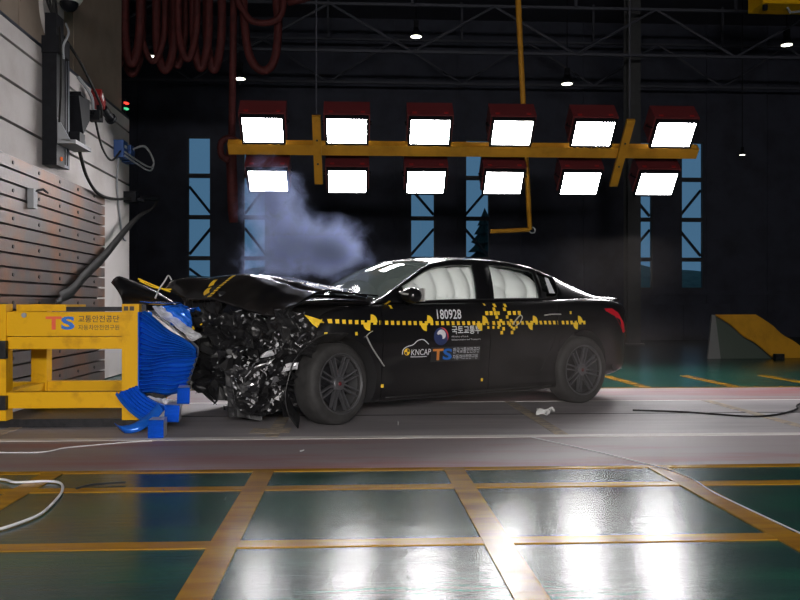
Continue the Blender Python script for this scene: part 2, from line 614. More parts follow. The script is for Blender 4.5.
fac = thing('steel_facing', 'worn rust-stained steel plates stacked as slats on the barrier block', 'steel facing', (-3.24, 7.5, 0))
SL = 0.1312
bolts = MB()
for k in range(18):
    z0, z1 = 0.03 + k * SL, 0.03 + (k + 1) * SL - 0.022
    MB().box((-3.285, 4.0, z0), (-3.20, 10.95, z1)).build('slat', STEEL, fac)
    if k % 2 == 1:
        for y in (8.05, 8.7, 9.3, 9.9, 10.5):
            bolts.cyl((-3.21, y, (z0 + z1) / 2), (-3.19, y, (z0 + z1) / 2), 0.018, 8)
bolts.build('bolt_heads', BOLT, fac)['kind'] = 'stuff'

# small fittings on the plates
ft = thing('wall_clamp', 'small worn metal clamp bolted on the steel slats', 'clamp', (-3.19, 8.45, 1.95))
MB().box((-3.2, 8.40, 1.93), (-3.14, 8.50, 2.12)).build('body', GREYP, ft)
MB().tube([(-3.15, 8.45, 2.1), (-3.12, 8.6, 2.14), (-3.12, 8.72, 2.12)], 0.012, 6).build('lever', BLACKMETAL, ft)

# black camera tower on the block
tw = thing('camera_rail_tower', 'tall black rail tower with equipment fixed to the white block', 'rail tower', (-3.16, 9.17, 2.42))
MB().box((-3.27, 8.98, 2.45), (-3.12, 9.22, 3.72)).build('rail', BLACKMETAL, tw)
r2 = MB().box((-3.27, 9.24, 2.47), (-3.14, 9.44, 3.72)).build('side_rail', BLUEGREY, tw)
for y in (9.29, 9.36):
    MB().box((-3.139, y - 0.008, 2.5), (-3.132, y + 0.008, 3.68)).build('slot', BLACKMETAL, r2)
MB().box((-3.25, 9.0, 3.70), (-3.13, 9.22, 4.05)).build('motor', BLACKMETAL, tw)
MB().box((-3.27, 8.96, 3.62), (-3.08, 9.26, 3.80)).build('carriage', BLACKMETAL, tw)
br = MB()
br.prism([(-3.12, 2.72), (-2.98, 2.70), (-3.12, 2.95)], 9.0, 9.03)
br.box((-3.12, 9.0, 2.68), (-2.93, 9.52, 2.72))
br.build('bracket', GREYP, tw)
MB().box((-3.10, 9.28, 2.72), (-2.98, 9.46, 2.86)).build('camera_body', BLACKMETAL, tw)
MB().cyl((-3.04, 9.46, 2.8), (-3.04, 9.56, 2.79), 0.04, 12).build('lens', GREYP, tw)
MB().cyl((-3.115, 9.1, 2.53), (-3.105, 9.1, 2.53), 0.022, 8).build('indicator', LEDO, tw)
MB().tube(catmull([(-3.1, 9.0, 3.9), (-3.05, 8.9, 3.6), (-3.06, 8.93, 3.2), (-3.1, 9.0, 2.9)]), 0.012, 6).build('cable', KCABLE, tw)
MB().tube(catmull([(-3.1, 9.2, 4.0), (-3.02, 9.05, 3.85), (-3.05, 8.98, 3.7), (-3.09, 9.1, 3.6)]), 0.012, 6).build('cable', GREYP, tw)

bx = thing('speaker_box', 'black wedge-shaped box on a bracket beside the rail tower', 'equipment box', (-3.2, 9.75, 3.02))
bb = MB()
bb.add([(-3.28, 9.56, 3.32), (-3.28, 9.95, 3.36), (-3.28, 9.95, 3.12), (-3.28, 9.72, 2.92),
        (-3.08, 9.56, 3.32), (-3.08, 9.95, 3.36), (-3.08, 9.95, 3.12), (-3.08, 9.72, 2.92)],
       [(0, 1, 2, 3), (7, 6, 5, 4), (0, 4, 5, 1), (1, 5, 6, 2), (2, 6, 7, 3), (3, 7, 4, 0)])
bb.build('body', BLACKMETAL, bx)
MB().box((-3.29, 9.7, 3.36), (-3.1, 9.85, 3.40)).build('bracket', BLACKMETAL, bx)

rc = thing('red_camera', 'red high-speed camera with black lens on an arm at the block top', 'camera', (-3.15, 10.5, 3.3))
R = Matrix.Rotation(rad(-32), 3, 'X')
MB().box((-3.20, 10.36, 3.44), (-3.08, 10.58, 3.56), R).build('body', REDBRIGHT, rc)
MB().box((-3.077, 10.40, 3.48), (-3.074, 10.48, 3.54), R, (-3.05, 10.46, 3.50)).build('label_plate', WHITEP, rc)
c = Vector((-3.12, 10.60, 3.42))
MB().cyl(c, c + Vector((0.04, 0.16, -0.08)), 0.055, 14).build('lens', BLACKMETAL, rc)
MB().cyl(c + Vector((0.04, 0.16, -0.08)), c + Vector((0.05, 0.2, -0.1)), 0.07, 14).build('lens_hood', BLACKMETAL, rc)
MB().tube([(-3.255, 10.11, 3.3), (-3.15, 10.2, 3.28), (-3.12, 10.45, 3.30), (-3.13, 10.46, 3.42)], 0.03, 8).build('arm', BLACKMETAL, rc)
MB().box((-3.29, 10.02, 3.22), (-3.24, 10.2, 3.38)).build('wall_plate', BLACKMETAL, rc)
MB().box((-3.2, 10.25, 3.2), (-3.06, 10.4, 3.32)).build('clamp', BLACKMETAL, rc)
MB().tube(catmull([(-3.2, 9.9, 3.62), (-3.1, 10.05, 3.45), (-3.12, 10.2, 3.32)]), 0.02, 6).build('cable', GREYP, rc)

jb = thing('junction_box', 'small blue junction boxes with looped grey cables at the block end', 'junction box', (-3.2, 11.9, 2.98))
MB().box((-3.29, 11.66, 3.0), (-3.16, 11.88, 3.24)).build('box_body', BLUEBOX, jb)
MB().box((-3.29, 12.05, 3.0), (-3.16, 12.25, 3.24)).build('box_body', BLUEBOX, jb)
MB().box((-3.158, 11.72, 3.14), (-3.155, 11.83, 3.18)).build('label_plate', WHITEP, jb)
for dz, k in ((0.0, 1.0), (-0.05, 1.25)):
    MB().tube(catmull([(-3.15, 11.7, 3.08 + dz), (-3.1, 12.1, 3.04 + dz), (-3.0, 12.5 * 1, 3.0 + dz),
                       (-2.98, 12.62, 3.12), (-3.05, 12.4, 3.24 + 0.04 * k), (-3.15, 12.15, 3.2)]), 0.014, 6).build('cable', GREYP, jb)


def cable(pts, r, m, label, cat='cable', group=None, n=6, name='hanging_cable'):
    o = MB().tube(catmull(pts, 8), r, n).build(name, m, None, smooth=True)
    return tag(o, label, cat, group)


cable([(-3.19, 9.236, 3.95), (-3.06, 9.5, 3.70), (-3.01, 9.85, 3.48), (-3.0, 10.12, 3.33), (-3.045, 10.29, 3.24)], 0.016, KCABLE,
      'black cable running from the tower top to the red camera')
cable([(-3.13, 10.33, 3.199), (-3.16, 10.7, 2.95), (-3.16, 11.1, 2.86), (-3.2, 11.658, 3.08)], 0.014, KCABLE,
      'black cable sagging from the red camera to the blue boxes')
cable([(-3.05, 9.50, 2.678), (-3.10, 9.9, 2.47), (-3.15, 10.5, 2.35), (-3.15, 11.2, 2.37), (-3.20, 12.148, 2.5)], 0.02, KCABLE,
      'black cable draped from the tower bracket along the block')
cable([(-3.24, 11.72, 2.998), (-3.272, 11.76, 2.6), (-3.272, 12.0, 2.0), (-3.272, 12.2, 1.9)], 0.014, GREYP,
      'grey cable dropping down the block end from the blue boxes')

knob = thing('cable_coupling', 'black cable coupling cluster at the dark end of the block', 'coupling', (-3.15, 12.3, 2.45))
MB().box((-3.29, 12.15, 2.45), (-3.12, 12.32, 2.60)).build('body', BLACKMETAL, knob)
MB().cyl((-3.12, 12.3, 2.52), (-2.9, 12.6, 2.56), 0.045, 10).build('plug', BLACKMETAL, knob)
MB().cyl((-3.12, 12.2, 2.5), (-3.04, 12.26, 2.48), 0.035, 10).build('plug', BLACKMETAL, knob)

# dome camera and cable knot at the top
dm = thing('dome_camera', 'white dome security camera on a round bracket on the beige wall', 'camera', (-3.6, 9.55, 4.2))
def dome(u, v):
    th, ph = u * pi / 2, v * 2 * pi
    return (-3.45 + 0.11 * sin(th) * cos(ph), 10.35 + 0.11 * sin(th) * sin(ph), 4.63 - 0.11 * cos(th))


MB().grid(dome, 8, 20).build('dome_glass', BLACKMETAL, dm, smooth=True)
MB().tube([(-3.45, 10.35, 4.63), (-3.45, 10.35, 4.68), (-3.45, 10.35, 4.80)], [0.13, 0.16, 0.13], 20).build('shroud', WHITEP, dm, smooth=True)
MB().tube([(-3.701, 10.35, 4.76), (-3.45, 10.35, 4.76)], 0.05, 10).build('arm', WHITEP, dm)
pt = thing('wall_shield', 'rounded pale plate mounted on the beige wall above the tower', 'wall plate', (-3.7, 10.1, 4.1))
pl = MB()
n = 18
ring = [(0.36 * cos(pi + pi * i / n), 0.40 * sin(pi + pi * i / n)) for i in range(n + 1)] + [(0.36, 0.5), (-0.36, 0.5)]
pl.add([(-3.752, 10.55 + a, 4.62 + b) for a, b in ring] + [(-3.70, 10.55 + a, 4.62 + b) for a, b in ring],
       [tuple(range(len(ring))), tuple(reversed(range(len(ring), 2 * len(ring))))]
       + [(i, (i + 1) % len(ring), (i + 1) % len(ring) + len(ring), i + len(ring)) for i in range(len(ring))])
pl.build('plate', CONC, pt)
random.seed(8)
for k in range(6):
    pts = [(-3.752, 8.90 + 0.11 * k, 5.2), (-3.45 + random.uniform(-.06, .06), 8.86 + 0.09 * k, 4.68), (-3.18 + random.uniform(-.07, .07), 8.84 + 0.075 * k, 4.42),
           (-3.19 + random.uniform(-.03, .03), 8.95 + 0.05 * k, 4.20), (-3.19, 9.03 + 0.031 * k, 4.051)]
    cable(pts, 0.012, KCABLE, 'black cable in the tangle hanging onto the rail tower', group='tangled cables above the rail tower')

# signal lamp on the wall end
sg = thing('signal_lamp', 'small red and green signal lamp at the end of the beige wall', 'signal lamp', (-3.72, 13.9, 4.0))
MB().box((-3.80, 13.76, 3.95), (-3.70, 13.84, 4.3)).build('housing', BLACKMETAL, sg)
for z, m in ((4.24, LEDR), (4.15, LEDG)):
    MB().tube([(-3.72, 13.76, z), (-3.68, 13.80, z), (-3.66, 13.82, z)], [0.018, 0.022, 0.012], 10).build('lamp', m, sg)

# black tether strap
st = MB()
pth = catmull([(-2.895, 12.608, 2.56), (-2.96, 12.4, 2.38), (-3.05, 12.1, 2.25), (-3.1, 11.55, 2.0), (-3.1, 10.6, 1.60), (-3.1, 9.84, 1.33), (-3.08, 9.3, 1.13), (-2.92, 8.5, 1.06), (-2.66, 7.75, 1.025), (-2.58, 7.4, 1.004)], 8)
wds = []
for i, p in enumerate(pth):
    t = i / (len(pth) - 1)
    w = 0.018 + 0.05 * max(0.0, sin(pi * min(1.0, max(0.0, t - 0.15) * 1.2)))
    st.v += [tuple(p + Vector((0, 0.0, w))), tuple(p + Vector((0.01, 0, -w)))]
st.f = [(2 * i, 2 * i + 1, 2 * i + 3, 2 * i + 2) for i in range(len(pth) - 1)]
st.mi = [0] * len(st.f)
tag(st.build('tether_strap', KCABLE, None, smooth=True, solid=0.01), 'black tether strap swooping from the block end down to the yellow frame', 'strap')

# ------------------------------------------------------------------ yellow barrier frame
FYN, FYF = 6.75, 7.75
fr = thing('barrier_stand', 'yellow steel barrier stand with lettering fixed before the steel slats', 'barrier stand', (-2.4, 7.2, 0))
for y0 in (FYN, FYF - 0.13):
    MB().box((-1.84, y0, 0.07), (-1.707, y0 + 0.13, 0.988)).build('post', YPAINT, fr)
    MB().box((-2.87, y0, 0.07), (-2.735, y0 + 0.13, 0.988)).build('post', YPAINT, fr)
tb = MB().box((-2.735, FYN + 0.012, 0.735), (-1.84, FYN + 0.11, 0.925)).build('top_beam', YPAINT, fr)
MB().box((-2.735, FYN + 0.03, 0.632), (-1.84, FYN + 0.11, 0.728)).build('beam', YPAINT, fr)
MB().box((-2.735, FYN + 0.012, 0.166), (-1.84, FYN + 0.11, 0.292)).build('lower_beam', YPAINT, fr)
MB().box((-2.735, FYF - 0.11, 0.70), (-1.84, FYF - 0.02, 0.90)).build('rear_beam', YPAINT, fr)
MB().box((-2.735, FYF - 0.11, 0.14), (-1.84, FYF - 0.02, 0.30)).build('rear_beam', YPAINT, fr)
for z0, z1 in ((0.74, 0.92), (0.17, 0.29)):
    MB().box((-1.83, FYN + 0.13, z0), (-1.72, FYF - 0.13, z1)).build('cross_beam', YPAINT, fr)
    MB().box((-2.86, FYN + 0.13, z0), (-2.75, FYF - 0.13, z1)).build('cross_beam', YPAINT, fr)
for z0, z1 in ((0.735, 0.925), (0.166, 0.292)):
    for y in (FYN + 0.012, FYF - 0.11):
        MB().box((-3.195, y, z0), (-2.87, y + 0.098, z1)).build('stub_beam', YPAINT, fr)
MB().box((-3.198, FYN - 0.1, 0.06), (-3.16, FYF + 0.1, 1.0)).build('mounting_plate', DARKMETAL, fr)
MB().box((-2.735, FYN + 0.2, 0.93), (-2.34, FYN + 0.7, 0.985)).build('top_tray', YPAINT, fr)
MB().box((-2.34, FYN + 0.2, 0.93), (-1.84, FYN + 0.7, 0.965)).build('top_tray', DARKMETAL, fr)
MB().box((-2.9, FYN + 0.1, 0.0), (-1.75, FYF - 0.1, 0.07)).build('base', DARKMETAL, fr)
MB().box((-1.706, 6.829, 0.16), (-1.67, FYF, 0.985)).build('backing_plate', DARKMETAL, fr)
MB().cyl((-2.60, FYN + 0.013, 0.90), (-2.60, FYN + 0.004, 0.90), 0.02, 12).build('rivet', GREYP, fr)
for k in range(2):
    MB().box((-1.825 + k * 0.045, FYN - 0.002, 0.935), (-1.79 + k * 0.045, FYN, 0.97)).build('stencil_mark', TXT_DARK, fr)
MB().box((-2.88, FYN - 0.05, 0.56), (-2.72, FYN, 0.70)).build('joint_clamp', DARKMETAL, fr)
MB().box((-2.88, FYN - 0.05, 0.16), (-2.72, FYN, 0.27)).build('joint_clamp', DARKMETAL, fr)


def flat_text(body, x, z, w, h, y, m, name, parent, **k):
    v, f = text2d(body, xs=w, ys=h, **k)
    b = MB()
    b.add([(x + a, y, z + c_) for a, c_ in v], f)
    return b.build(name, m, parent, fixn=False)


flat_text('T', -2.435, 0.785, 0.125, 0.105, FYN + 0.0105, TXT_RED, 'lettering', tb, offset=0.03)
flat_text('S', -2.315, 0.785, 0.105, 0.105, FYN + 0.0105, TXT_BLUE, 'lettering', tb, offset=0.035)
flat_text('교통안전공단', -2.182, 0.843, 0.318, 0.055, FYN + 0.0105, TXT_DARK, 'lettering', tb, offset=0.012)
flat_text('자동차안전연구원', -2.182, 0.782, 0.318, 0.042, FYN + 0.0105, TXT_DARK, 'lettering', tb, offset=0.006)

# ------------------------------------------------------------------ crushed blue honeycomb barrier
hc = thing('honeycomb_barrier', 'crushed blue pleated honeycomb barrier face on the yellow frame', 'crash barrier', (-1.5, 7.2, 0))
Lf = interp([(0, -1.675, 0.935), (0.10, -1.702, 0.875), (0.5, -1.703, 0.56), (0.65, -1.703, 0.48), (1, -1.703, 0.285)])
Rf = interp([(0, -1.30, 0.66), (0.25, -1.272, 0.628), (0.55, -1.270, 0.575), (0.68, -1.30, 0.49), (0.84, -1.335, 0.38), (1, -1.385, 0.27)])
NP = 38
random.seed(3)
jit = [random.uniform(0.5, 1.2) for _ in range(NP + 2)]


def pleat(s, t, y):
    i = int(round(s * NP))
    s = min(1.0, (i // 2 + 0.5 * (i % 2)) / (NP / 2))
    lx, lz = Lf(s)
    rx, rz = Rf(s)
    zig = (-1 if i % 2 == 0 else 1) * jit[min(i, NP)]
    sag = 0.014 * sin(9 * t + s * 5)
    return (lx + (rx - lx) * t, y - 0.036 * zig * (1.0 - 0.35 * t) - 0.10 * sin(pi * t) * (0.6 + 0.4 * sin(3 * s)) + 0.03 * t + 0.012 * noise.noise(Vector((t * 6, s * 9, 1))),
            lz + (rz - lz) * t + sag * 0.5)


pb = MB()
pb.grid(lambda u, v: pleat(u, v, 6.775), NP, 14)
pb.build('pleated_skin', BLUE, hc, fixn=False, solid=0.004)
MB().box((-1.706, 6.71, 0.275), (-1.698, 6.815, 0.925)).build('edge_flange', BLUE, hc)
MB().box((-1.706, 6.815, 0.275), (-1.62, 6.828, 0.925)).build('edge_flange', BLUE, hc)
for i in range(1, NP, 2):       # rolled crest of each pleat
    MB().tube([Vector(pleat(i / NP, j / 14, 6.775)) + Vector((0, -0.002, 0)) for j in range(15)],
              [0.0022 + 0.0022 * abs(noise.noise(Vector((i * 1.7, j * 0.6, 0)))) for j in range(15)], 5).build('pleat_crest', BLUE, hc)
core = MB()
outl = [Lf(i / 8) for i in range(9)] + [Rf(1 - i / 8) for i in range(9)]
core.prism([(x - 0.012 if x > -1.5 else max(x, -1.668), z) for x, z in outl], 6.88, 7.0)
core.prism([(max(min(x, -1.62), -1.668), z) for x, z in outl], 7.0, 7.70)
core.build('honeycomb_core', SILVER, hc)
# pleated end skin round the crushed nose
eb = MB()
eb.grid(lambda u, v: (max(-1.61, Rf(u)[0] - 0.34 * v) + 0.012 * (1 if int(u * 30) % 2 else -1), 6.83 + 0.86 * v, Rf(u)[1]), 30, 10)
eb.build('end_skin', BLUE, hc, fixn=False, solid=0.004)


def crumple(b, o, eu, ev, nu, nv, amp, seed, freq=5.0):
    o, eu, ev = Vector(o), Vector(eu), Vector(ev)
    nrm = eu.cross(ev).normalized()

    def f(u, v):
        p = o + eu * u + ev * v
        d = noise.noise_vector(p * freq + Vector((seed, seed * 2.3, 0)))
        rdg = (abs(noise.noise(p * freq * 1.7 + Vector((0, seed, 3)))) - 0.25) * 1.4
        return p + d * amp * 0.6 + nrm * amp * rdg
    return b.grid(f, nu, nv)


def crumple_part(name, o, eu, ev, nu, nv, amp, seed, m, parent, freq=5.0, solid=0.004, smooth=False):
    b = MB()
    crumple(b, o, eu, ev, nu, nv, amp, seed, freq)
    return b.build(name, m, parent, fixn=False, solid=solid, smooth=smooth)


crumple_part('top_flange', (-1.69, 6.72, 1.003), (0.22, 0.0, -0.01), (0, 0.5, 0.0), 10, 8, 0.012, 2, BLUE, hc)
crumple_part('torn_flap', (-1.50, 6.78, 0.975), (0.17, 0.02, -0.04), (0.02, 0.02, -0.15), 8, 8, 0.05, 7, BLUE, hc, 9)
crumple_part('torn_flap', (-1.56, 6.82, 0.97), (0.2, 0.1, 0.0), (0.05, 0.3, -0.03), 8, 8, 0.05, 11, BLUE, hc, 8)
crumple_part('torn_inner_sheet', (-1.60, 6.72, 0.955), (0.33, 0.0, -0.26), (0.05, 0.10, 0.03), 14, 4, 0.028, 5, SILVER, hc, 8)
crumple_part('torn_inner_sheet', (-1.66, 6.70, 0.265), (0.27, 0.0, -0.03), (0.0, 0.05, -0.05), 14, 4, 0.03, 15, SILVER, hc, 10)
# bent lower pleats
random.seed(12)


def bent(u, v):
    o = 0.15 * u
    zig = 0.011 * (1 if int(u * 14 + 0.001) % 2 else -1)
    p0 = Vector((-1.865 + o * 1.0, 6.66 + 0.06 * u, 0.285 + 0.06 * u + 0.02 * noise.noise(Vector((u * 9, 1, 0)))))
    p3 = Vector((-1.575 + o * 0.75, 6.60 + 0.1 * u, 0.05 + o * 0.95))
    pm = (p0 + p3) / 2 + Vector((-0.035, -0.03, -0.04))
    p = p0 * (1 - v) ** 2 + pm * 2 * v * (1 - v) + p3 * v * v
    return p + Vector((0.2, -1.0, 0.4)) * zig


b = MB()
b.grid(bent, 14, 10)
b.build('bent_pleats', BLUE, hc, fixn=False, solid=0.005)
crumple_part('torn_base_sheet', (-1.57, 6.58, 0.055), (0.16, 0.03, 0.16), (0.10, 0.06, 0.01), 8, 6, 0.02, 21, SILVER, hc, 7)
lp = MB()
pth = catmull([(-1.80, 6.55, 0.02), (-1.72, 6.42, 0.015), (-1.62, 6.42, 0.03), (-1.52, 6.50, 0.10), (-1.47, 6.55, 0.17)], 8)
for p in pth:
    lp.v += [tuple(p), tuple(p + Vector((-0.05, 0.02, 0.055)))]
lp.f = [(2 * i, 2 * i + 1, 2 * i + 3, 2 * i + 2) for i in range(len(pth) - 1)]
lp.mi = [0] * len(lp.f)
lp.build('curled_sheet', BLUE, hc, fixn=False, solid=0.006, smooth=True)


def chunk(x, y, z, w, h, dp, rz, ry, label):
    t = thing('honeycomb_chunk', label, 'honeycomb chunk', (x, y, z), rz, 'broken honeycomb chunks')
    Rm = Matrix.Rotation(ry, 3, 'Y')
    ORI[t.name] = Vector((0, 0, 0))
    MB().box((-w / 2, -dp / 2, 0), (w / 2, dp / 2, h), Rm, (0, 0, 0)).build('core', SILVER, t)
    b = MB()
    n = 12
    for i in range(n):
        z0, z1 = h * i / n, h * (i + 1) / n
        b.add([Rm @ Vector(p) for p in ((-w / 2 - .004, -dp / 2 - .004, z0), (w / 2 + .004, -dp / 2 - .004, z0), (w / 2 + .004, -dp / 2 - .012, (z0 + z1) / 2), (-w / 2 - .004, -dp / 2 - .012, (z0 + z1) / 2),
                                        (w / 2 + .004, -dp / 2 - .004, z1), (-w / 2 - .004, -dp / 2 - .004, z1))],
              [(0, 1, 2, 3), (3, 2, 4, 5)])
    b.build('ribbed_face', BLUE, t, fixn=False)
    return t


chunk(-1.46, 6.32, 0.004, 0.105, 0.135, 0.16, 0.05, 0.0, 'blue ribbed honeycomb chunk standing on the floor below the barrier')
chunk(-1.395, 6.54, 0.095, 0.10, 0.13, 0.22, 0.1, 0.05, 'blue ribbed honeycomb chunk, middle one of the three stepping up to the car')
chunk(-1.32, 6.57, 0.227, 0.085, 0.125, 0.20, 0.15, 0.03, 'blue ribbed honeycomb chunk with silver side, topmost of the three')

# ------------------------------------------------------------------ the car
CAR = thing('crashed_car', 'black four-door sedan with crushed front and yellow checker tape after a crash test', 'car',
            (-0.638, 7.577, 0), rad(30.5))
ORI[CAR.name] = Vector((0, 0, 0))

bodyT = interp([  # x, half width, shoulder z, centre top z, bottom z
    (-0.82, 0.50, 0.60, 0.62, 0.28), (-0.76, 0.66, 0.66, 0.66, 0.24), (-0.62, 0.80, 0.75, 0.70, 0.21), (-0.35, 0.885, 0.87, 0.76, 0.17),
    (0.0, 0.915, 0.945, 0.80, 0.16), (0.40, 0.925, 0.985, 0.86, 0.155), (0.62, 0.925, 0.995, 0.98, 0.155), (1.5, 0.925, 1.01, 1.0, 0.155), (2.2, 0.925, 1.025, 1.01, 0.155),
    (2.8, 0.922, 1.045, 1.04, 0.17), (3.15, 0.895, 1.05, 1.075, 0.23), (3.40, 0.845, 1.035, 1.08, 0.26), (3.58, 0.78, 1.01, 1.075, 0.29),
    (3.70, 0.70, 0.965, 1.03, 0.33), (3.76, 0.60, 0.90, 0.95, 0.38)])
PROF = [(0.0, 0.0), (0.40, 0.0), (0.76, 0.0), (0.89, 0.008), (0.945, 0.04), (0.962, 0.10), (0.966, 0.18), (0.972, 0.30), (0.985, 0.44), (0.998, 0.58), (1.0, 0.66),
        (0.998, 0.735), (0.986, 0.775), (0.98, 0.84), (0.972, 0.90), (0.955, 0.945), (0.925, 0.978), (0.885, 0.995), (0.84, 1.0)]
ps = catmull([(a, b, 0) for a, b in PROF], 2)
HALF = [(p.x, p.y) for p in ps]
TOPN = 6
SEAMS = (0.47, 1.63, 2.50)
xs = sorted(set([round(-0.82 + 0.04 * i, 4) for i in range(115) if -0.82 + 0.04 * i <= 3.76] + [3.76, 3.73, 3.67]))
xs = [x for x in xs if all(abs(x - s) > 0.015 for s in SEAMS)]
for s in SEAMS:
    xs += [s - 0.005, s, s + 0.005]
xs = sorted(xs)


def section(x):
    w, zt, zc, zb = bodyT(x)
    g = 0.010 if any(abs(x - s) < 1e-6 for s in SEAMS) else 0.0
    pts = []
    for fy, fz in HALF:
        z = zb + fz * (zt - zb)
        pts.append((fy * w - (g if 0.93 < fy and 0.03 < fz < 0.97 else 0), z))
    y0 = HALF[-1][0] * w
    for k in range(1, TOPN + 1):
        t = k / TOPN
        pts.append((y0 * (1 - t), zt + (zc - zt) * (1 - (1 - t) ** 2)))
    return pts


def squash(x, y, z):
    """crush of the car's nose: deep on its left, slight on its right"""
    k = 0.5 - 0.5 * math.tanh((y - 0.05) * 4.0)       # 1 on the left, 0 on the right
    if x < 0.10:
        a = 0.55 * k + 0.06 * (1 - k)
        x2 = 0.10 + (x - 0.10) * (1 - a)
        z = z - 0.05 * k * min(1, (0.10 - x))
        return x2, y, z
    return x, y, z


bv, bf, bmi = [], [], []
NS = None
for x in xs:
    h = section(x)
    full = [(-y, z) for y, z in h] + [(y, z) for y, z in reversed(h[1:-1])]
    NS = len(full)
    for y, z in full:
        bv.append(squash(x, y, z))
nh = len(section(0))
for i in range(len(xs) - 1):
    xm = (xs[i] + xs[i + 1]) / 2
    for j in range(NS):
        a, b = i * NS + j, i * NS + (j + 1) % NS
        bf.append((a, b, b + NS, a + NS))
        top = nh - TOPN - 1 <= j < nh + TOPN - 1
        bmi.append(1 if (top and 0.45 < xm < 3.0) or (top and xm < 0.45) else 0)
bf.append(tuple(range(NS)))
bmi.append(0)
bf.append(tuple(reversed(range((len(xs) - 1) * NS, len(xs) * NS))))
bmi.append(0)
me = bpy.data.meshes.new('car_shell')
me.from_pydata(bv, [], bf)
me.materials.append(PAINT)
me.materials.append(INTERIOR)
for p, i in zip(me.polygons, bmi):
    p.material_index = i
bmm = bmesh.new()
bmm.from_mesh(me)
bmesh.ops.recalc_face_normals(bmm, faces=bmm.faces)
bmm.to_mesh(me)
bmm.free()
tmp = bpy.data.objects.new('car_shell', me)
COL.objects.link(tmp)
WHEELS = [(0.045, -0.80, 0.335), (2.835, -0.80, 0.335), (0.02, 0.80, 0.335), (2.835, 0.80, 0.335)]
cutters = []
for (wx, wy, wz) in WHEELS:
    s = -1 if wy < 0 else 1
    b = MB().cyl((wx, s * 0.60, wz + 0.02), (wx, s * 1.1, wz + 0.02), 0.375, 48)
    co = b.build('arch_cutter', INTERIOR)
    cutters.append(co)
    md = tmp.modifiers.new('arch', 'BOOLEAN')
    md.operation = 'DIFFERENCE'
    md.solver = 'EXACT'
    md.object = co
dg = bpy.context.evaluated_depsgraph_get()
dg.update()
cut = bpy.data.meshes.new_from_object(tmp.evaluated_get(dg))
bpy.data.objects.remove(tmp, do_unlink=True)
for co in cutters:
    bpy.data.objects.remove(co, do_unlink=True)
cv = [Vector(v.co) for v in cut.vertices]
for i, v in enumerate(cv):      # crumpled sheet metal towards the nose
    if v.x < -0.02:
        k = min(1.0, (-0.02 - v.x) / 0.22)
        a = (0.055 if v.y < 0.25 else 0.03) * k
        d = noise.noise_vector(v * 6.5) * a + noise.noise_vector(v * 15) * a * 0.6
        cv[i] = v + d
cf = [tuple(p.vertices) for p in cut.polygons]
cm = [p.material_index for p in cut.polygons]
cn = [Vector(p.normal) for p in cut.polygons]
cc = [Vector(p.center) for p in cut.polygons]
bpy.data.meshes.remove(cut)
BVH = BVHTree.FromPolygons(cv, cf)


def sub_mesh(name, sel, parent, mats):
    used = {}
    vv, ff, mm = [], [], []
    for i in sel:
        f = []
        for k in cf[i]:
            if k not in used:
                used[k] = len(vv)
                vv.append(cv[k])
            f.append(used[k])
        ff.append(tuple(f))
        mm.append(cm[i])
    b = MB()
    b.v, b.f, b.mi = [tuple(p) for p in vv], ff, mm
    return b.build(name, mats, parent, smooth=True, angle=38, fixn=False)


door = {'front_door': [], 'rear_door': [], 'far_front_door': [], 'far_rear_door': []}
rest = []
for i in range(len(cf)):
    p, n_ = cc[i], cn[i]
    key = None
    if 0.24 < p.z < 1.02 and abs(n_.y) > 0.45 and abs(p.y) > 0.78 and cm[i] == 0:
        if SEAMS[0] < p.x < SEAMS[1]:
            key = 'front_door' if p.y < 0 else 'far_front_door'
        elif SEAMS[1] < p.x < SEAMS[2]:
            key = 'rear_door' if p.y < 0 else 'far_rear_door'
    (door[key] if key else rest).append(i)
BODY = sub_mesh('body_shell', rest, CAR, [PAINT, INTERIOR])
FD = sub_mesh('front_door', door['front_door'], CAR, [PAINT, INTERIOR])
RD = sub_mesh('rear_door', door['rear_door'], CAR, [PAINT, INTERIOR])
sub_mesh('front_door', door['far_front_door'], CAR, [PAINT, INTERIOR])
sub_mesh('rear_door', door['far_rear_door'], CAR, [PAINT, INTERIOR])

# greenhouse
beltF = interp([(0.40, 0.80, 0.99), (0.62, 0.80, 1.0), (1.5, 0.80, 1.015), (2.3, 0.79, 1.03), (2.8, 0.775, 1.045), (3.2, 0.745, 1.05), (3.45, 0.70, 1.045)])
railF = interp([(0.40, 0.77, 0.995), (0.55, 0.745, 1.035), (0.90, 0.66, 1.215), (1.22, 0.585, 1.365), (1.5, 0.575, 1.402), (1.8, 0.575, 1.412), (2.1, 0.57, 1.40), (2.4, 0.565, 1.362),
                (2.7, 0.565, 1.283), (3.0, 0.585, 1.18), (3.25, 0.63, 1.085), (3.45, 0.66, 1.05)])
midF = interp([(0.40, 1.0), (0.50, 1.055), (0.70, 1.175), (0.85, 1.262), (1.0, 1.338), (1.16, 1.402), (1.3, 1.432), (1.5, 1.448), (1.8, 1.458), (2.1, 1.448), (2.4, 1.41), (2.6, 1.365), (2.9, 1.24), (3.2, 1.105), (3.45, 1.07)])


def bshift(x, t):
    k = max(0.0, 1 - abs(x - 1.95) / 0.95)
    return 0.10 * t * min(1.0, k * 1.6)


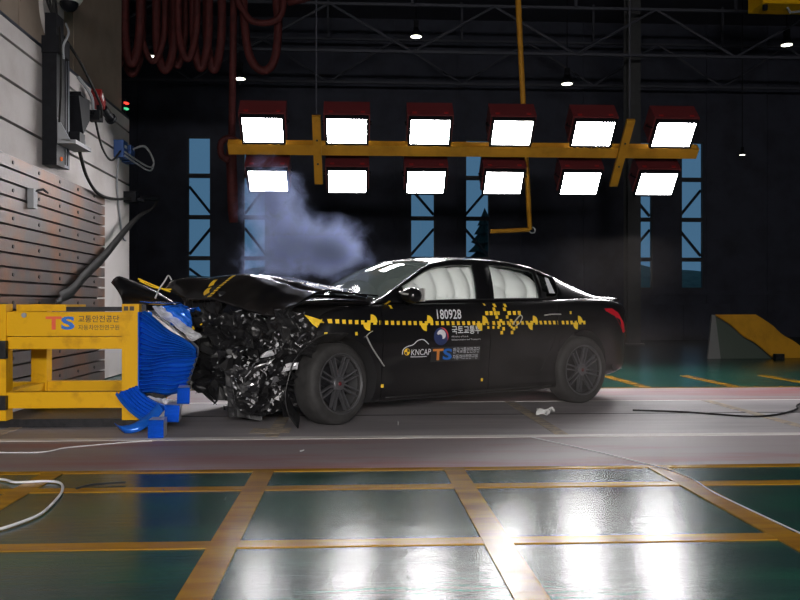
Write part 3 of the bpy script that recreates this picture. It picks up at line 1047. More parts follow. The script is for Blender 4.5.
SIDE_T = [0.0, 0.055, 0.2, 0.4, 0.6, 0.78, 0.895, 0.965, 1.0]
TOP_T = [0.0, 0.025, 0.09, 0.2, 0.35, 0.5, 0.65, 0.8, 1.0]
gx = [0.42, 0.50, 0.56, 0.64, 0.72, 0.80, 0.88, 0.96, 1.04, 1.10, 1.16, 1.20, 1.26, 1.34, 1.42, 1.5, 1.58, 1.64, 1.70, 1.78, 1.86, 1.94, 2.02, 2.1, 2.18, 2.26, 2.32, 2.37, 2.42,
      2.47, 2.52, 2.58, 2.64, 2.70, 2.76, 2.84, 2.92, 3.0, 3.08, 3.16, 3.24, 3.32, 3.40, 3.45]


def gpt(x, row, s):
    if row < len(SIDE_T):
        t = SIDE_T[row]
        xx = x + bshift(x, t)
        by, bz = beltF(xx)
        ry, rz = railF(xx)
        return (xx, s * (by + (ry - by) * t + 0.018 * sin(pi * t)), bz + (rz - bz) * t)
    t = TOP_T[row - len(SIDE_T) + 1]
    xx = x + bshift(x, 1.0) * (1 - t)
    ry, rz = railF(xx)
    zc, = midF(xx)
    return (xx, s * ry * (1 - t), rz + (zc - rz) * (1 - (1 - t) ** 2))


NR = len(SIDE_T) + len(TOP_T) - 1
parts = {}


def gkind(xm, row):
    if row < len(SIDE_T) - 1:
        if 1 <= row <= 5:
            if 0.80 < xm < 1.58:
                return 'front_window'
            if 1.78 < xm < 2.37:
                return 'rear_window'
            if 2.42 < xm < 2.64:
                return 'quarter_window'
        return 'cabin_frame'
    k = row - (len(SIDE_T) - 1)
    if xm < 1.16 and k >= 1 and xm > 0.50:
        return 'windscreen'
    if 2.52 < xm < 3.16 and k >= 2:
        return 'rear_screen'
    return 'cabin_frame'


for s in (-1, 1):
    for i in range(len(gx) - 1):
        for r in range(NR - 1):
            kd = gkind((gx[i] + gx[i + 1]) / 2, r)
            key = (kd, 0 if kd in ('cabin_frame', 'windscreen', 'rear_screen') else s)
            b = parts.setdefault(key, MB())
            q = [gpt(gx[i], r, s), gpt(gx[i + 1], r, s), gpt(gx[i + 1], r + 1, s), gpt(gx[i], r + 1, s)]
            b.add(q, [(0, 1, 2, 3) if s < 0 else (3, 2, 1, 0)])
for (kd, s), b in parts.items():
    me_m = {'cabin_frame': PAINT, 'windscreen': SCREENGLASS, 'rear_screen': SCREENGLASS}.get(kd, SIDEGLASS)
    o = b.build(kd, me_m, CAR, smooth=True, fixn=False)
    bmm = bmesh.new()
    bmm.from_mesh(o.data)
    bmesh.ops.remove_doubles(bmm, verts=bmm.verts, dist=0.0006)
    bmesh.ops.recalc_face_normals(bmm, faces=bmm.faces)
    bmm.to_mesh(o.data)
    bmm.free()
    o.data.shade_smooth()
    if kd == 'cabin_frame':
        md = o.modifiers.new('thickness', 'SOLIDIFY')
        md.thickness = 0.03
        md.offset = -1
    if kd == 'windscreen':
        o['label'] = 'windscreen reflecting the floodlights'

# window trim, sticker
for s in (-1,):
    pth = []
    for x in [0.80 + 0.05 * i for i in range(37)]:
        p = gpt(x, 1, s)
        pth.append((p[0], p[1] - 0.006, p[2] - 0.006))
    MB().tube(pth, 0.006, 6).build('belt_trim', BLACKP, CAR)
    q = [gpt(2.50, 2, s), gpt(2.58, 2, s), gpt(2.575, 5, s), gpt(2.515, 5, s)]
    MB().add([(p[0], p[1] - 0.012, p[2]) for p in q], [(0, 1, 2, 3)]).build('window_sticker', TXT_WHITE, CAR, fixn=False)
    pth = [gpt(x, 6, s) for x in (2.44, 2.52, 2.6, 2.68)] + [gpt(2.66, 4, s), gpt(2.62, 2, s), gpt(2.54, 1, s), gpt(2.45, 1, s)]
    MB().tube([(p[0], p[1] - 0.008, p[2]) for p in catmull(pth, 3)], 0.007, 6).build('quarter_trim', DARKMETAL, CAR)

# airbags and seats inside
random.seed(5)
lobes = [(0.97, 0.35, 0.10, 0.55), (1.13, 0.55, 0.13, 0.62), (1.34, 0.58, 0.13, 0.60), (1.53, 0.50, 0.11, 0.62), (1.74, 0.45, 0.12, 0.6),
         (1.97, 0.62, 0.15, 0.50), (1.93, 0.20, 0.12, 0.40), (2.21, 0.42, 0.15, 0.55), (2.42, 0.40, 0.10, 0.5)]


def curtain(s):
    def f(u, v):
        x = 0.90 + 1.62 * u
        by, bz = beltF(x)
        ry, rz = railF(min(x, 2.9))
        t = -0.02 + 0.97 * v
        y = by + (ry - by) * t
        z = bz + (rz - bz) * t - 0.005
        lump = 0.0
        for cx_, cv_, rx_, rv_ in lobes:
            d2 = ((x - cx_) / (rx_ * 1.12)) ** 2 + ((v - cv_) / (rv_ * 1.05)) ** 2
            lump = max(lump, max(0.0, 1 - d2) ** 0.5)
        lump += 0.10 * noise.noise(Vector((x * 5, v * 2.2, s)))
        return (x, s * (y - 0.20 + 0.155 * lump), z)
    return f


for s in (-1, 1):
    MB().grid(curtain(s), 90, 20).build('curtain_airbag', AIRBAG, CAR, smooth=True)
for y in (-0.36, 0.36):
    b = MB()

    def bag(u, v, y=y):
        th, ph = pi * u, 2 * pi * v
        return (0.98 + 0.15 * sin(th) * cos(ph), y + 0.24 * sin(th) * sin(ph), 1.10 + 0.13 * cos(th))
    b.grid(bag, 14, 24)
    b.build('front_airbag', AIRBAG, CAR, smooth=True)
    for x in (1.72, 2.55):
        o = MB().box((x - 0.05, y - 0.24, 0.98), (x + 0.07, y + 0.24, 1.12), Matrix.Rotation(0.2, 3, 'Y')).build('seat_back', INTERIOR, CAR)
        MB().box((x + 0.0, y - 0.13, 1.12), (x + 0.08, y + 0.13, 1.29), Matrix.Rotation(0.15, 3, 'Y')).build('headrest', INTERIOR, o)
crumple_part('dashboard', (0.50, -0.72, 1.03), (0.36, 0, 0.03), (0, 1.44, 0), 6, 16, 0.03, 3, INTERIOR, CAR, 3, 0.01)

# hood, buckled into a tent
hoodX = interp([(0.0, 0.50), (0.35, 0.14), (0.62, -0.22), (1.0, -0.80)])


hoodR = interp([(0.0, 1.145), (0.12, 1.185), (0.28, 1.225), (0.45, 1.245), (0.66, 1.25), (0.73, 1.225), (0.90, 1.10), (1.0, 1.03)])
hoodF = interp([(0.0, 1.08), (0.28, 1.18), (0.5, 1.22), (0.8, 1.235), (0.94, 1.21), (1.0, 1.12)])
hoodL = interp([(0.0, 1.06), (0.20, 1.075), (0.38, 1.105), (0.52, 1.075), (0.75, 1.00), (0.90, 0.95), (1.0, 0.88)])


def hood(u, v):
    y = -0.80 + 1.60 * v
    left = 1 - v
    x = 0.50 - 1.32 * u
    if x < 0.0:
        x = x * (1 - 0.52 * left ** 1.3)
    k = min(1.0, v / 0.62)
    k = k * k * (3 - 2 * k)
    z = hoodL(u)[0] * (1 - k) + hoodR(u)[0] * k
    if v > 0.70:
        q = (v - 0.70) / 0.30
        q = q * q * (3 - 2 * q)
        z = z * (1 - q) + hoodF(u)[0] * q
    # pressed feature line and a few sharp folds
    z += 0.014 * max(0.0, 1 - abs(v - 0.30) / 0.05) * (1 - u)
    z -= 0.03 * max(0.0, 1 - abs(u - 0.52 - 0.25 * (v - 0.4)) / 0.05) * max(0.0, 1 - v * 1.1)
    p = Vector((x, y, z))
    a = 0.003 + 0.06 * max(0, u - 0.6) * (0.12 + left)
    p += noise.noise_vector(p * 6.0) * a
    return p


hb_ = MB()
hb_.grid(hood, 60, 44)
HOOD = hb_.build('hood', PAINT, CAR, smooth=True, fixn=False, solid=0.012)
HOOD['label'] = 'buckled black hood folded up like a tent'
# yellow tape on the hood
hp = [Vector(hood(i / 60, j / 44)) for i in range(61) for j in range(45)]
HBVH = BVHTree.FromPolygons(hp, [(i * 45 + j, (i + 1) * 45 + j, (i + 1) * 45 + j + 1, i * 45 + j + 1) for i in range(60) for j in range(44)])


def drape(name, pts, w, m):
    b = MB()
    pth = catmull([(x, y, 0) for x, y in pts], 6)
    vv = []
    for i, p in enumerate(pth):
        t = (pth[min(i + 1, len(pth) - 1)] - pth[max(0, i - 1)]).normalized()
        nn = Vector((-t.y, t.x, 0)) * w / 2
        for q in (p + nn, p - nn):
            h = HBVH.ray_cast(Vector((q.x, q.y, 3)), Vector((0, 0, -1)))[0]
            vv.append((q.x, q.y, (h.z if h else 1.1) + 0.012))
    b.v = vv
    b.f = [(2 * i, 2 * i + 1, 2 * i + 3, 2 * i + 2) for i in range(len(pth) - 1)]
    b.mi = [0] * len(b.f)
    return b.build(name, m, CAR, fixn=False)


for k in range(9):
    drape('hood_tape', [(-0.385 - 0.032 * k, 0.215 - 0.013 * k), (-0.406 - 0.032 * k, 0.207 - 0.013 * k)], 0.05, YTAPE)
drape('hood_tape', [(-0.64, 0.20), (-0.62, 0.27), (-0.58, 0.30)], 0.05, YTAPE)
drape('hood_tape', [(-0.56, 0.32), (-0.53, 0.36), (-0.49, 0.38)], 0.05, YTAPE)
# loose wires off the nose
MB().tube(catmull([(-0.80, 0.70, 1.10), (-0.95, 0.80, 1.17), (-1.05, 0.85, 1.22)]), 0.008, 6).build('loose_tape', YTAPE, CAR)
MB().tube(catmull([(-0.78, 0.66, 1.12), (-0.92, 0.78, 1.14), (-1.04, 0.84, 1.20)]), 0.006, 6).build('loose_tape', YTAPE, CAR)
MB().tube(catmull([(-0.94, 0.7, 1.04), (-0.90, 0.72, 1.12), (-0.84, 0.74, 1.20), (-0.80, 0.76, 1.25), (-0.77, 0.76, 1.21)]), 0.007, 6).build('loose_wire', SILVER, CAR)

# cowl and wipers
MB().tube(catmull([(0.44, -0.74, 1.025), (0.40, -0.3, 1.055), (0.40, 0.3, 1.06), (0.44, 0.74, 1.03)]), 0.03, 8, flat=0.5).build('cowl', BLACKP, CAR)
MB().tube(catmull([(0.49, -0.62, 1.055), (0.55, -0.2, 1.09), (0.56, 0.2, 1.10)]), 0.009, 6).build('wiper', BLACKMETAL, CAR)

# decals and trim follow the door skin
def on_skin(x, z, off=0.004):
    h = BVH.ray_cast(Vector((x, -2.0, z)), Vector((0, 1, 0)))[0]
    return Vector((x, (h.y if h else -0.9) - off, z))


def decal(name, v2, f, m, off=0.004):
    b = MB()
    b.add([on_skin(x, z, off) for x, z in v2], f)
    return b.build(name, m, CAR, fixn=False)


def decal_text(body, x, z, w, h, m, name='lettering', **k):
    v, f = text2d(body, xs=w, ys=h, **k)
    return decal(name, [(x + a, z + b) for a, b in v], f, m)


def decal_quad(name, quad, m, off=0.004):
    return decal(name, quad, [(0, 1, 2, 3)], m, off)


STRZ = interp([(-0.3, 0.862), (0.3, 0.836), (0.9, 0.823), (1.6, 0.815), (2.2, 0.812), (2.9, 0.805)])
x = -0.20
while x < 2.86:
    z, = STRZ(x)
    decal('tape_square', [(x, z - 0.017), (x + 0.032, z - 0.017), (x + 0.032, z + 0.017), (x, z + 0.017)], [(0, 1, 2, 3)], YTAPE)
    x += 0.058


def target(x, r=0.068, skew=0.010):
    z, = STRZ(x)
    v, f = [], []
    for a0 in (0, pi):
        o = len(v)
        v.append((x, z))
        for i in range(9):
            a = a0 + (pi / 2) * i / 8
            v.append((x + r * cos(a) + skew * sin(a), z + r * sin(a)))
        f += [(o, o + i + 1, o + i + 2) for i in range(8)]
    decal('target_marker', v, f, YTAPE, 0.007)


for x in (0.35, 0.922, 1.536, 2.146, 2.743):
    target(x)
# torn first marker on the fender tip
b = MB()
b.add([(-0.27, -0.93, 0.905), (-0.17, -0.945, 0.875), (-0.12, -0.945, 0.86), (-0.16, -0.94, 0.80), (-0.20, -0.93, 0.83)], [(0, 1, 2, 3, 4)])
b.build('torn_marker', YTAPE, CAR, fixn=False, solid=0.004)
# double checker columns and bar behind the front door
def cell(x, z, s=0.0155):
    decal('tape_square', [(x - s, z - s), (x + s, z - s), (x + s, z + s), (x - s, z + s)], [(0, 1, 2, 3)], YTAPE, 0.005)


for i in range(8):
    z = 0.725 + 0.036 * i
    lean = (0.11 - 0.011 * i)
    for x0 in (1.665, 1.79):
        cell(x0 + lean + (0.017 if i % 2 else -0.017), z)
for x in (1.60, 1.65, 1.70, 1.87, 1.93, 1.99):
    cell(x, 0.905, 0.018)
for x in (1.60, 1.66, 1.72, 1.88, 1.94):
    cell(x, 0.775, 0.012)
cell(1.60, 0.985, 0.01)
for x, z in ((0.21, 0.745), (0.55, 1.0), (0.58, 0.965), (0.48, 0.30), (1.55, 0.30), (2.66, 0.905), (-0.05, 0.745)):
    decal_quad('yellow_dot', [(x - .012, z - .014), (x + .012, z - .014), (x + .012, z + .014), (x - .012, z + .014)], YTAPE)

decal_text('180928', 1.04, 0.856, 0.265, 0.085, TXT_WHITE, 'number', offset=0.01)
decal_text('국토교통부', 1.185, 0.722, 0.325, 0.072, TXT_WHITE, offset=0.015)
decal_text('Ministry of Land,', 1.185, 0.690, 0.185, 0.018, TXT_WHITE)
decal_text('Infrastructure and Transport', 1.185, 0.662, 0.325, 0.018, TXT_WHITE)
decal_quad('sticker_backing', [(0.965, 0.482), (1.515, 0.482), (1.515, 0.612), (0.965, 0.612)], mat('sticker_clear_film', (0.012, 0.012, 0.013), rough=0.5), 0.0025)
decal_text('T', 0.985, 0.497, 0.115, 0.100, TXT_ORANGE, offset=0.03)
decal_text('S', 1.095, 0.497, 0.100, 0.100, TXT_BLUE, offset=0.03)
decal_text('한국교통안전공단', 1.205, 0.552, 0.30, 0.050, TXT_WHITE)
decal_text('자동차안전연구원', 1.205, 0.498, 0.28, 0.042, TXT_WHITE)
# round swirl emblem
EX, EZ, ER = 1.068, 0.706, 0.078


def disc_decal(x, z, r, a0, a1, m, name, off, n=22):
    v = [(x, z)] + [(x + r * cos(a0 + (a1 - a0) * i / n), z + r * sin(a0 + (a1 - a0) * i / n)) for i in range(n + 1)]
    decal(name, v, [(0, i + 1, i + 2) for i in range(n)], m, off)


disc_decal(EX, EZ, ER, rad(-140), rad(40), TXT_NAVY, 'emblem_swirl', 0.004)
disc_decal(EX, EZ, ER, rad(40), rad(220), TXT_NAVY, 'emblem_swirl', 0.004)
v, f = [], []
for i in range(25):
    a = rad(-30) + rad(130) * i / 24
    w = 0.014 * sin(pi * i / 24)
    v += [(EX + ER * cos(a), EZ + ER * sin(a)), (EX + (ER - w) * cos(a), EZ + (ER - w) * sin(a))]
f = [(2 * i, 2 * i + 1, 2 * i + 3, 2 * i + 2) for i in range(24)]
decal('emblem_swirl', v, f, TXT_EMRED, 0.0056)
v, f = [], []
N = 24
for i in range(N + 1):      # white comma between the halves
    t = i / N
    a = rad(155) - rad(215) * t
    rr = ER * (0.72 - 0.30 * t)
    w = ER * 0.30 * sin(pi * min(1, t * 0.9 + 0.1)) ** 0.8
    cx, cz = EX + rr * 0.75 * cos(a) , EZ + rr * 0.75 * sin(a)
    v += [(cx + w * cos(a), cz + w * sin(a)), (cx - w * cos(a), cz - w * sin(a))]
f = [(2 * i, 2 * i + 1, 2 * i + 3, 2 * i + 2) for i in range(N)]
decal('emblem_swirl', v, f, TXT_WHITE, 0.0052)
# rating logo: car outline, round target, letters
decal_text('KNCAP', 0.758, 0.548, 0.205, 0.052, TXT_WHITE, 'logo')


def line_decal(pts, w, m, name):
    pth = catmull([(a, c_, 0) for a, c_ in pts], 6)
    v = []
    for i, p in enumerate(pth):
        t = (pth[min(i + 1, len(pth) - 1)] - pth[max(0, i - 1)]).normalized()
        v += [(p.x - t.y * w / 2, p.y + t.x * w / 2), (p.x + t.y * w / 2, p.y - t.x * w / 2)]
    decal(name, v, [(2 * i, 2 * i + 1, 2 * i + 3, 2 * i + 2) for i in range(len(pth) - 1)], m, 0.005)


line_decal([(0.665, 0.56), (0.672, 0.60), (0.71, 0.625), (0.77, 0.64), (0.82, 0.675), (0.88, 0.68), (0.935, 0.64)], 0.007, TXT_WHITE, 'logo')
line_decal([(0.75, 0.536), (0.85, 0.534), (0.92, 0.535)], 0.005, TXT_WHITE, 'logo')
disc_decal(0.712, 0.580, 0.030, 0, 2 * pi, YTAPE, 'logo', 0.005)
for a0 in (0, pi):
    disc_decal(0.712, 0.580, 0.026, a0, a0 + pi / 2, TXT_DARK, 'logo', 0.0066, 8)

# chrome trims and handles
def skin_bar(name, pts, r, m, off=0.012, flat=0.5):
    return MB().tube([on_skin(a, c_, off) for a, c_ in catmull2(pts)], r, 8, flat=flat).build(name, m, CAR, smooth=True)


def catmull2(pts):
    return [(p.x, p.y) for p in catmull([(a, c_, 0) for a, c_ in pts], 5)]


skin_bar('fender_vent', [(0.30, 0.72), (0.36, 0.62), (0.485, 0.468)], 0.010, CHROME)
skin_bar('fender_vent', [(0.30, 0.725), (0.33, 0.75), (0.36, 0.765)], 0.007, CHROME)
skin_bar('rear_door_handle', [(2.29, 0.882), (2.36, 0.890), (2.44, 0.892), (2.50, 0.890)], 0.012, CHROME, 0.03)
skin_bar('front_door_handle', [(1.89, 0.80), (1.93, 0.84), (1.99, 0.885), (2.01, 0.86), (1.97, 0.81), (1.92, 0.79)], 0.008, CHROME, 0.02)
skin_bar('door_edge_line', [(2.44, 0.70), (2.40, 0.58), (2.33, 0.45), (2.27, 0.36)], 0.003, PAINT, 0.003)
skin_bar('sill_trim', [(0.52, 0.20), (1.3, 0.20), (2.42, 0.20)], 0.014, BLACKP, 0.0)

# tail lamp wraps the rear corner
TL = [(3.17, 0.945), (3.30, 0.945), (3.42, 0.90), (3.52, 0.80), (3.57, 0.70), (3.53, 0.69), (3.46, 0.76), (3.36, 0.86), (3.20, 0.915)]
b = MB()
b.add([on_skin(a, c_, 0.010) for a, c_ in TL] + [on_skin(a, c_, -0.02) for a, c_ in TL],
      [tuple(range(len(TL)))] + [(i, (i + 1) % len(TL), (i + 1) % len(TL) + len(TL), i + len(TL)) for i in range(len(TL))])
b.build('tail_lamp', TAIL, CAR)
MB().tube(catmull([(3.60, -0.66, 1.035), (3.66, -0.3, 1.06), (3.66, 0.3, 1.06), (3.60, 0.66, 1.035)]), 0.025, 8, flat=0.6).build('boot_lip', PAINT, CAR, smooth=True)
crumple_part('rear_bumper_lip', (3.30, -0.88, 0.30), (0.35, 0.20, 0.0), (0, 0.02, 0.06), 8, 3, 0.006, 4, BLACKP, CAR)

# door mirror
mr = MB()


def mirror(u, v):
    th, ph = pi * u, 2 * pi * v
    cx = abs(cos(th)) ** 0.7 * (1 if cos(th) > 0 else -1)
    return (0.71 + 0.075 * sin(th) ** 0.8 * cos(ph), -0.99 + 0.095 * cx, 1.06 + 0.068 * sin(th) ** 0.8 * sin(ph))


mr.grid(mirror, 16, 24)
MIR = mr.build('door_mirror', PAINT, CAR, smooth=True)
MB().tube([(0.74, -0.93, 1.03), (0.76, -0.86, 1.005), (0.78, -0.80, 1.0)], [0.03, 0.028, 0.035], 10).build('mirror_stalk', PAINT, MIR, smooth=True)
MB().box((0.775, -1.08, 1.01), (0.79, -0.92, 1.12)).build('mirror_glass', CHROME, MIR)
MB().tube(catmull([(0.628, -1.06, 1.07), (0.618, -1.0, 1.075), (0.63, -0.93, 1.09)]), 0.008, 6).build('mirror_indicator', CHROME, MIR)

# wheels
def make_wheel():
    b = MB()
    prof = [(0.225, -0.105), (0.25, -0.112), (0.29, -0.116), (0.318, -0.105), (0.331, -0.085), (0.334, -0.04), (0.334, 0.04), (0.331, 0.085), (0.318, 0.105), (0.29, 0.115), (0.225, 0.105)]
    b.lathe_y(prof, 56)
    tyre = b.build('wheel', RUBBER, CAR, smooth=True, angle=40)
    rim = MB().lathe_y([(0.246, -0.112), (0.250, -0.118), (0.240, -0.120), (0.232, -0.108), (0.222, -0.07), (0.21, 0.10), (0.226, 0.105), (0.236, -0.06)], 56).build('rim', RIMLIP, tyre, smooth=True, angle=40)
    rim.name = 'rim'
    sp = MB()
    # one slim spoke along +x of the wheel plane
    sp.add([(0.050, -0.088, -0.0065), (0.234, -0.106, -0.0055), (0.234, -0.082, -0.0075), (0.050, -0.055, -0.008),
            (0.050, -0.088, 0.0065), (0.234, -0.106, 0.0055), (0.234, -0.082, 0.0075), (0.050, -0.055, 0.008)],
           [(0, 1, 2, 3), (7, 6, 5, 4), (0, 4, 5, 1), (3, 2, 6, 7), (1, 5, 6, 2), (0, 3, 7, 4)])
    first = None
    for k in range(8):
        for d in (-1, 1):
            if first is None:
                first = sp.build('spoke', RIMM, tyre)
                o = first
            else:
                o = first.copy()
                COL.objects.link(o)
            a = 2 * pi * k / 8 + 0.08
            o.matrix_local = Matrix.Rotation(a, 4, 'Y') @ Matrix.Translation((0, 0, d * 0.014)) @ Matrix.Rotation(-d * 0.045, 4, 'Y')
    MB().lathe_y([(0.0001, -0.100), (0.052, -0.098), (0.062, -0.085), (0.062, -0.05), (0.0001, -0.05)], 28, closed=False).build('hub', RIMM, tyre, smooth=True, angle=40)
    MB().lathe_y([(0.0001, -0.105), (0.016, -0.104), (0.018, -0.099)], 20, closed=False).build('hub_cap', mat('hub_cap_red', (0.12, 0.01, 0.015), rough=0.4), tyre, smooth=True)
    MB().lathe_y([(0.06, -0.03), (0.165, -0.03), (0.165, -0.005), (0.06, -0.005)], 40).build('brake_disc', DARKMETAL, tyre, smooth=True, angle=40)
    MB().lathe_y([(0.0001, 0.02), (0.22, 0.02), (0.22, 0.03), (0.0001, 0.03)], 30, closed=False).build('wheel_back', INTERIOR, tyre)
    cal = MB()
    cal.box((-0.175, -0.055, -0.06), (-0.11, 0.0, 0.06))
    cal.build('brake_caliper', DARKMETAL, tyre)
    return tyre


w0 = make_wheel()
for i, (wx, wy, wz) in enumerate(WHEELS):
    w = w0 if i == 0 else copy_tree(w0, CAR)
    w.location = (wx, wy, wz)
    if i == 0:
        w.rotation_euler = (rad(-3), rad(20), rad(15))
    elif i == 1:
        w.rotation_euler = (0, rad(7), 0)
    else:
        w.rotation_euler = (0, 0, pi)

# bent front fender edge and liner around the front wheel
b = MB()


def fender(u, v):
    a = rad(228) - rad(150) * u
    fl = max(0.0, 0.42 - u)
    r = 0.43 + 0.16 * fl - (0.085 + 0.10 * fl) * v + 0.010 * noise.noise(Vector((u * 7, v, 2)))
    return (0.02 + r * cos(a) * (1.02 + 0.12 * fl), -0.955 + 0.16 * v + 0.012 * noise.noise(Vector((u * 5, 4, v))), 0.352 + r * sin(a) * (0.94 - 0.1 * fl))


b.grid(fender, 40, 6)
b.build('bent_fender', mat('scuffed_fender', (0.016, 0.016, 0.017), rough=0.38, var=0.4, scale=9), CAR, smooth=True, fixn=False, solid=0.006)
MB().tube([fender(i / 30, 0.0) for i in range(31)], 0.006, 6).build('fender_lip', MATS['scuffed_fender'], CAR, smooth=True)

# crushed nose: crumpled dark sheets, torn metal and fragments
sheets = [((-0.36, -0.86, 0.30), (-0.10, 0.55, 0.0), (0.02, 0.02, 0.55), 0.16, 31), ((-0.56, -0.46, 0.20), (-0.16, 0.73, 0.0), (0.05, 0, 0.62), 0.16, 33),
          ((-0.64, 0.20, 0.25), (-0.02, 0.60, 0.0), (0.08, 0, 0.65), 0.10, 35), ((-0.30, -0.92, 0.62), (-0.35, 0.7, 0.0), (0.10, 0.1, 0.30), 0.14, 37),
          ((-0.62, -0.52, 0.11), (0.42, -0.30, 0.05), (-0.05, 0.10, 0.30), 0.10, 39), ((-0.18, -0.92, 0.55), (-0.25, 0.15, 0.05), (0.02, 0.05, 0.34), 0.09, 41),
          ((-0.72, -0.30, 0.62), (0.30, -0.25, 0.12), (-0.10, 0.35, 0.22), 0.13, 43),
          ((-0.64, -0.02, 0.58), (-0.06, 0.86, 0.0), (0.06, 0.0, 0.52), 0.07, 45), ((-0.56, 0.10, 0.62), (-0.02, 0.70, 0.0), (0.10, 0.0, 0.54), 0.07, 47)]
for (o_, eu, ev, amp, sd) in sheets:
    crumple_part('crumpled_panel', o_, eu, ev, 26, 20, amp, sd, mat('crumpled_dark_paint', (0.014, 0.014, 0.015), rough=0.3, spec=0.4), CAR, 6.5, 0.004)
crumple_part('torn_undertray', (-0.74, -0.42, 0.50), (0.22, -0.14, -0.02), (0.06, 0.02, -0.43), 14, 14, 0.06, 51, mat('scuffed_black_plastic', (0.03, 0.03, 0.032), rough=0.5, var=0.4, scale=20), CAR, 6, 0.006)
crumple_part('torn_metal', (-0.62, -0.58, 0.42), (0.26, -0.10, 0.14), (0.03, -0.02, 0.035), 12, 3, 0.04, 53, SILVER, CAR, 10, 0.003)
crumple_part('torn_metal', (-0.50, -0.62, 0.56), (0.14, -0.10, 0.05), (0.03, -0.02, 0.05), 8, 3, 0.05, 57, SILVER, CAR, 10, 0.003)
crumple_part('torn_metal', (-0.44, -0.88, 0.46), (0.12, -0.02, 0.01), (0.02, 0.0, 0.06), 6, 3, 0.03, 59, SILVER, CAR, 10, 0.003)
MB().tube(catmull([(-0.20, -0.88, 0.70), (-0.26, -0.95, 0.76), (-0.32, -0.93, 0.70), (-0.28, -0.9, 0.64), (-0.2, -0.9, 0.66)]), 0.02, 8).build('torn_hose', DARKMETAL, CAR, smooth=True)
random.seed(77)
kinds = [SILVER, DARKMETAL, mat('crumpled_dark_paint', (0, 0, 0)), mat('grey_fragment', (0.16, 0.16, 0.17), rough=0.5)]


def shard(b, c_, s):
    n = random.choice((3, 4, 5))
    ax = Vector((random.gauss(0, 1), random.gauss(0, 1), random.gauss(0, 1))).normalized()
    t1 = ax.orthogonal().normalized()
    t2 = ax.cross(t1)
    pts = []
    el = random.uniform(0.3, 1.0)
    for i in range(n):
        a = 2 * pi * i / n + random.uniform(-.4, .4)
        r = s * random.uniform(0.5, 1.0)
        pts.append(c_ + t1 * r * cos(a) + t2 * r * sin(a) * el + ax * random.uniform(-.2, .2) * s)
    top = [p + ax * 0.003 for p in pts]
    b.add(pts + top, [tuple(range(n)), tuple(reversed(range(n, 2 * n)))] + [(i, (i + 1) % n, (i + 1) % n + n, i + n) for i in range(n)])


def nose_point():
    t = random.random()
    x = -0.78 + 0.60 * t
    y = -0.30 - 0.64 * t + random.gauss(0, 0.10)
    z = random.uniform(0.14, 0.92)
    p = Vector((x + random.gauss(0, 0.05) - 0.02, max(-1.0, y - 0.04), z))
    if (p - Vector((0.045, p.y, 0.335))).length < 0.50 and p.z < 0.75:
        p.x -= 0.22
        p.y += 0.08
    return p


CLUST = [(-0.52, -0.66, 0.45), (-0.45, -0.74, 0.34), (-0.60, -0.55, 0.56), (-0.42, -0.76, 0.66), (-0.30, -0.92, 0.74), (-0.66, -0.48, 0.36)]
for mi, cnt, s0, s1 in ((0, 120, 0.006, 0.034), (1, 60, 0.015, 0.06), (2, 40, 0.04, 0.12), (3, 70, 0.008, 0.030)):
    b = MB()
    for k in range(cnt):
        p = nose_point()
        if mi in (0, 3) and random.random() < 0.65:
            q = CLUST[k % len(CLUST)]
            p = Vector((q[0] + random.gauss(0, 0.05), q[1] + random.gauss(0, 0.04) - 0.03, q[2] + random.gauss(0, 0.07)))
        shard(b, p, random.uniform(s0, s1))
    o = b.build('nose_fragments', kinds[mi], CAR)
    o['kind'] = 'stuff'
b = MB()
for k in range(5):
    shard(b, Vector((-0.80, 0.02, 0.80)) + Vector((random.gauss(0, .03), random.gauss(0, .04), random.gauss(0, .03))), 0.025)
b.build('yellow_fragments', YTAPE, CAR)['kind'] = 'stuff'
# loose bumper corner lifted off the far side of the nose
b = MB()


def bump(u, v):
    p = Vector((-1.26 + 0.10 * v + 0.52 * u, 0.95 - 0.05 * u, 1.25 - 0.22 * u ** 1.5 - 0.30 * v * (1 - 0.55 * u)))
    p.y += -0.10 * sin(pi * v) * (1 - u * 0.5)
    p.z -= 0.07 * max(0.0, 1 - u / 0.14) ** 2 * (1 - v)
    return p + noise.noise_vector(p * 6) * 0.012


b.grid(bump, 22, 10)
o = b.build('bumper_corner', PAINT, CAR, smooth=True, fixn=False, solid=0.008)
o['label'] = 'torn-off black bumper corner sticking up behind the yellow frame'

# ------------------------------------------------------------------ floodlight rig behind the car
rig = thing('lamp_rig', 'yellow steel lamp rig beam hanging behind the car', 'lamp rig', (1.6, 12.0, 3.05))
RC = Vector((0, 12.0, 3.205))
SL_ = Vector((0, -0.707, 0.707))        # up along the tilted rig
NRM = Vector((0, -0.707, -0.707))       # direction in which the lamps look
T45 = Matrix.Rotation(rad(45), 3, 'X')


def tilted_box(x0, x1, s0, s1, n0, n1, c_=RC):
    vv = []
    for n_ in (n0, n1):
        for s_ in (s0, s1):
            for x in (x0, x1):
                vv.append(c_ + Vector((x, 0, 0)) + SL_ * s_ + NRM * n_)
    return vv, [(0, 1, 3, 2), (4, 6, 7, 5), (0, 4, 5, 1), (2, 3, 7, 6), (0, 2, 6, 4), (1, 5, 7, 3)]


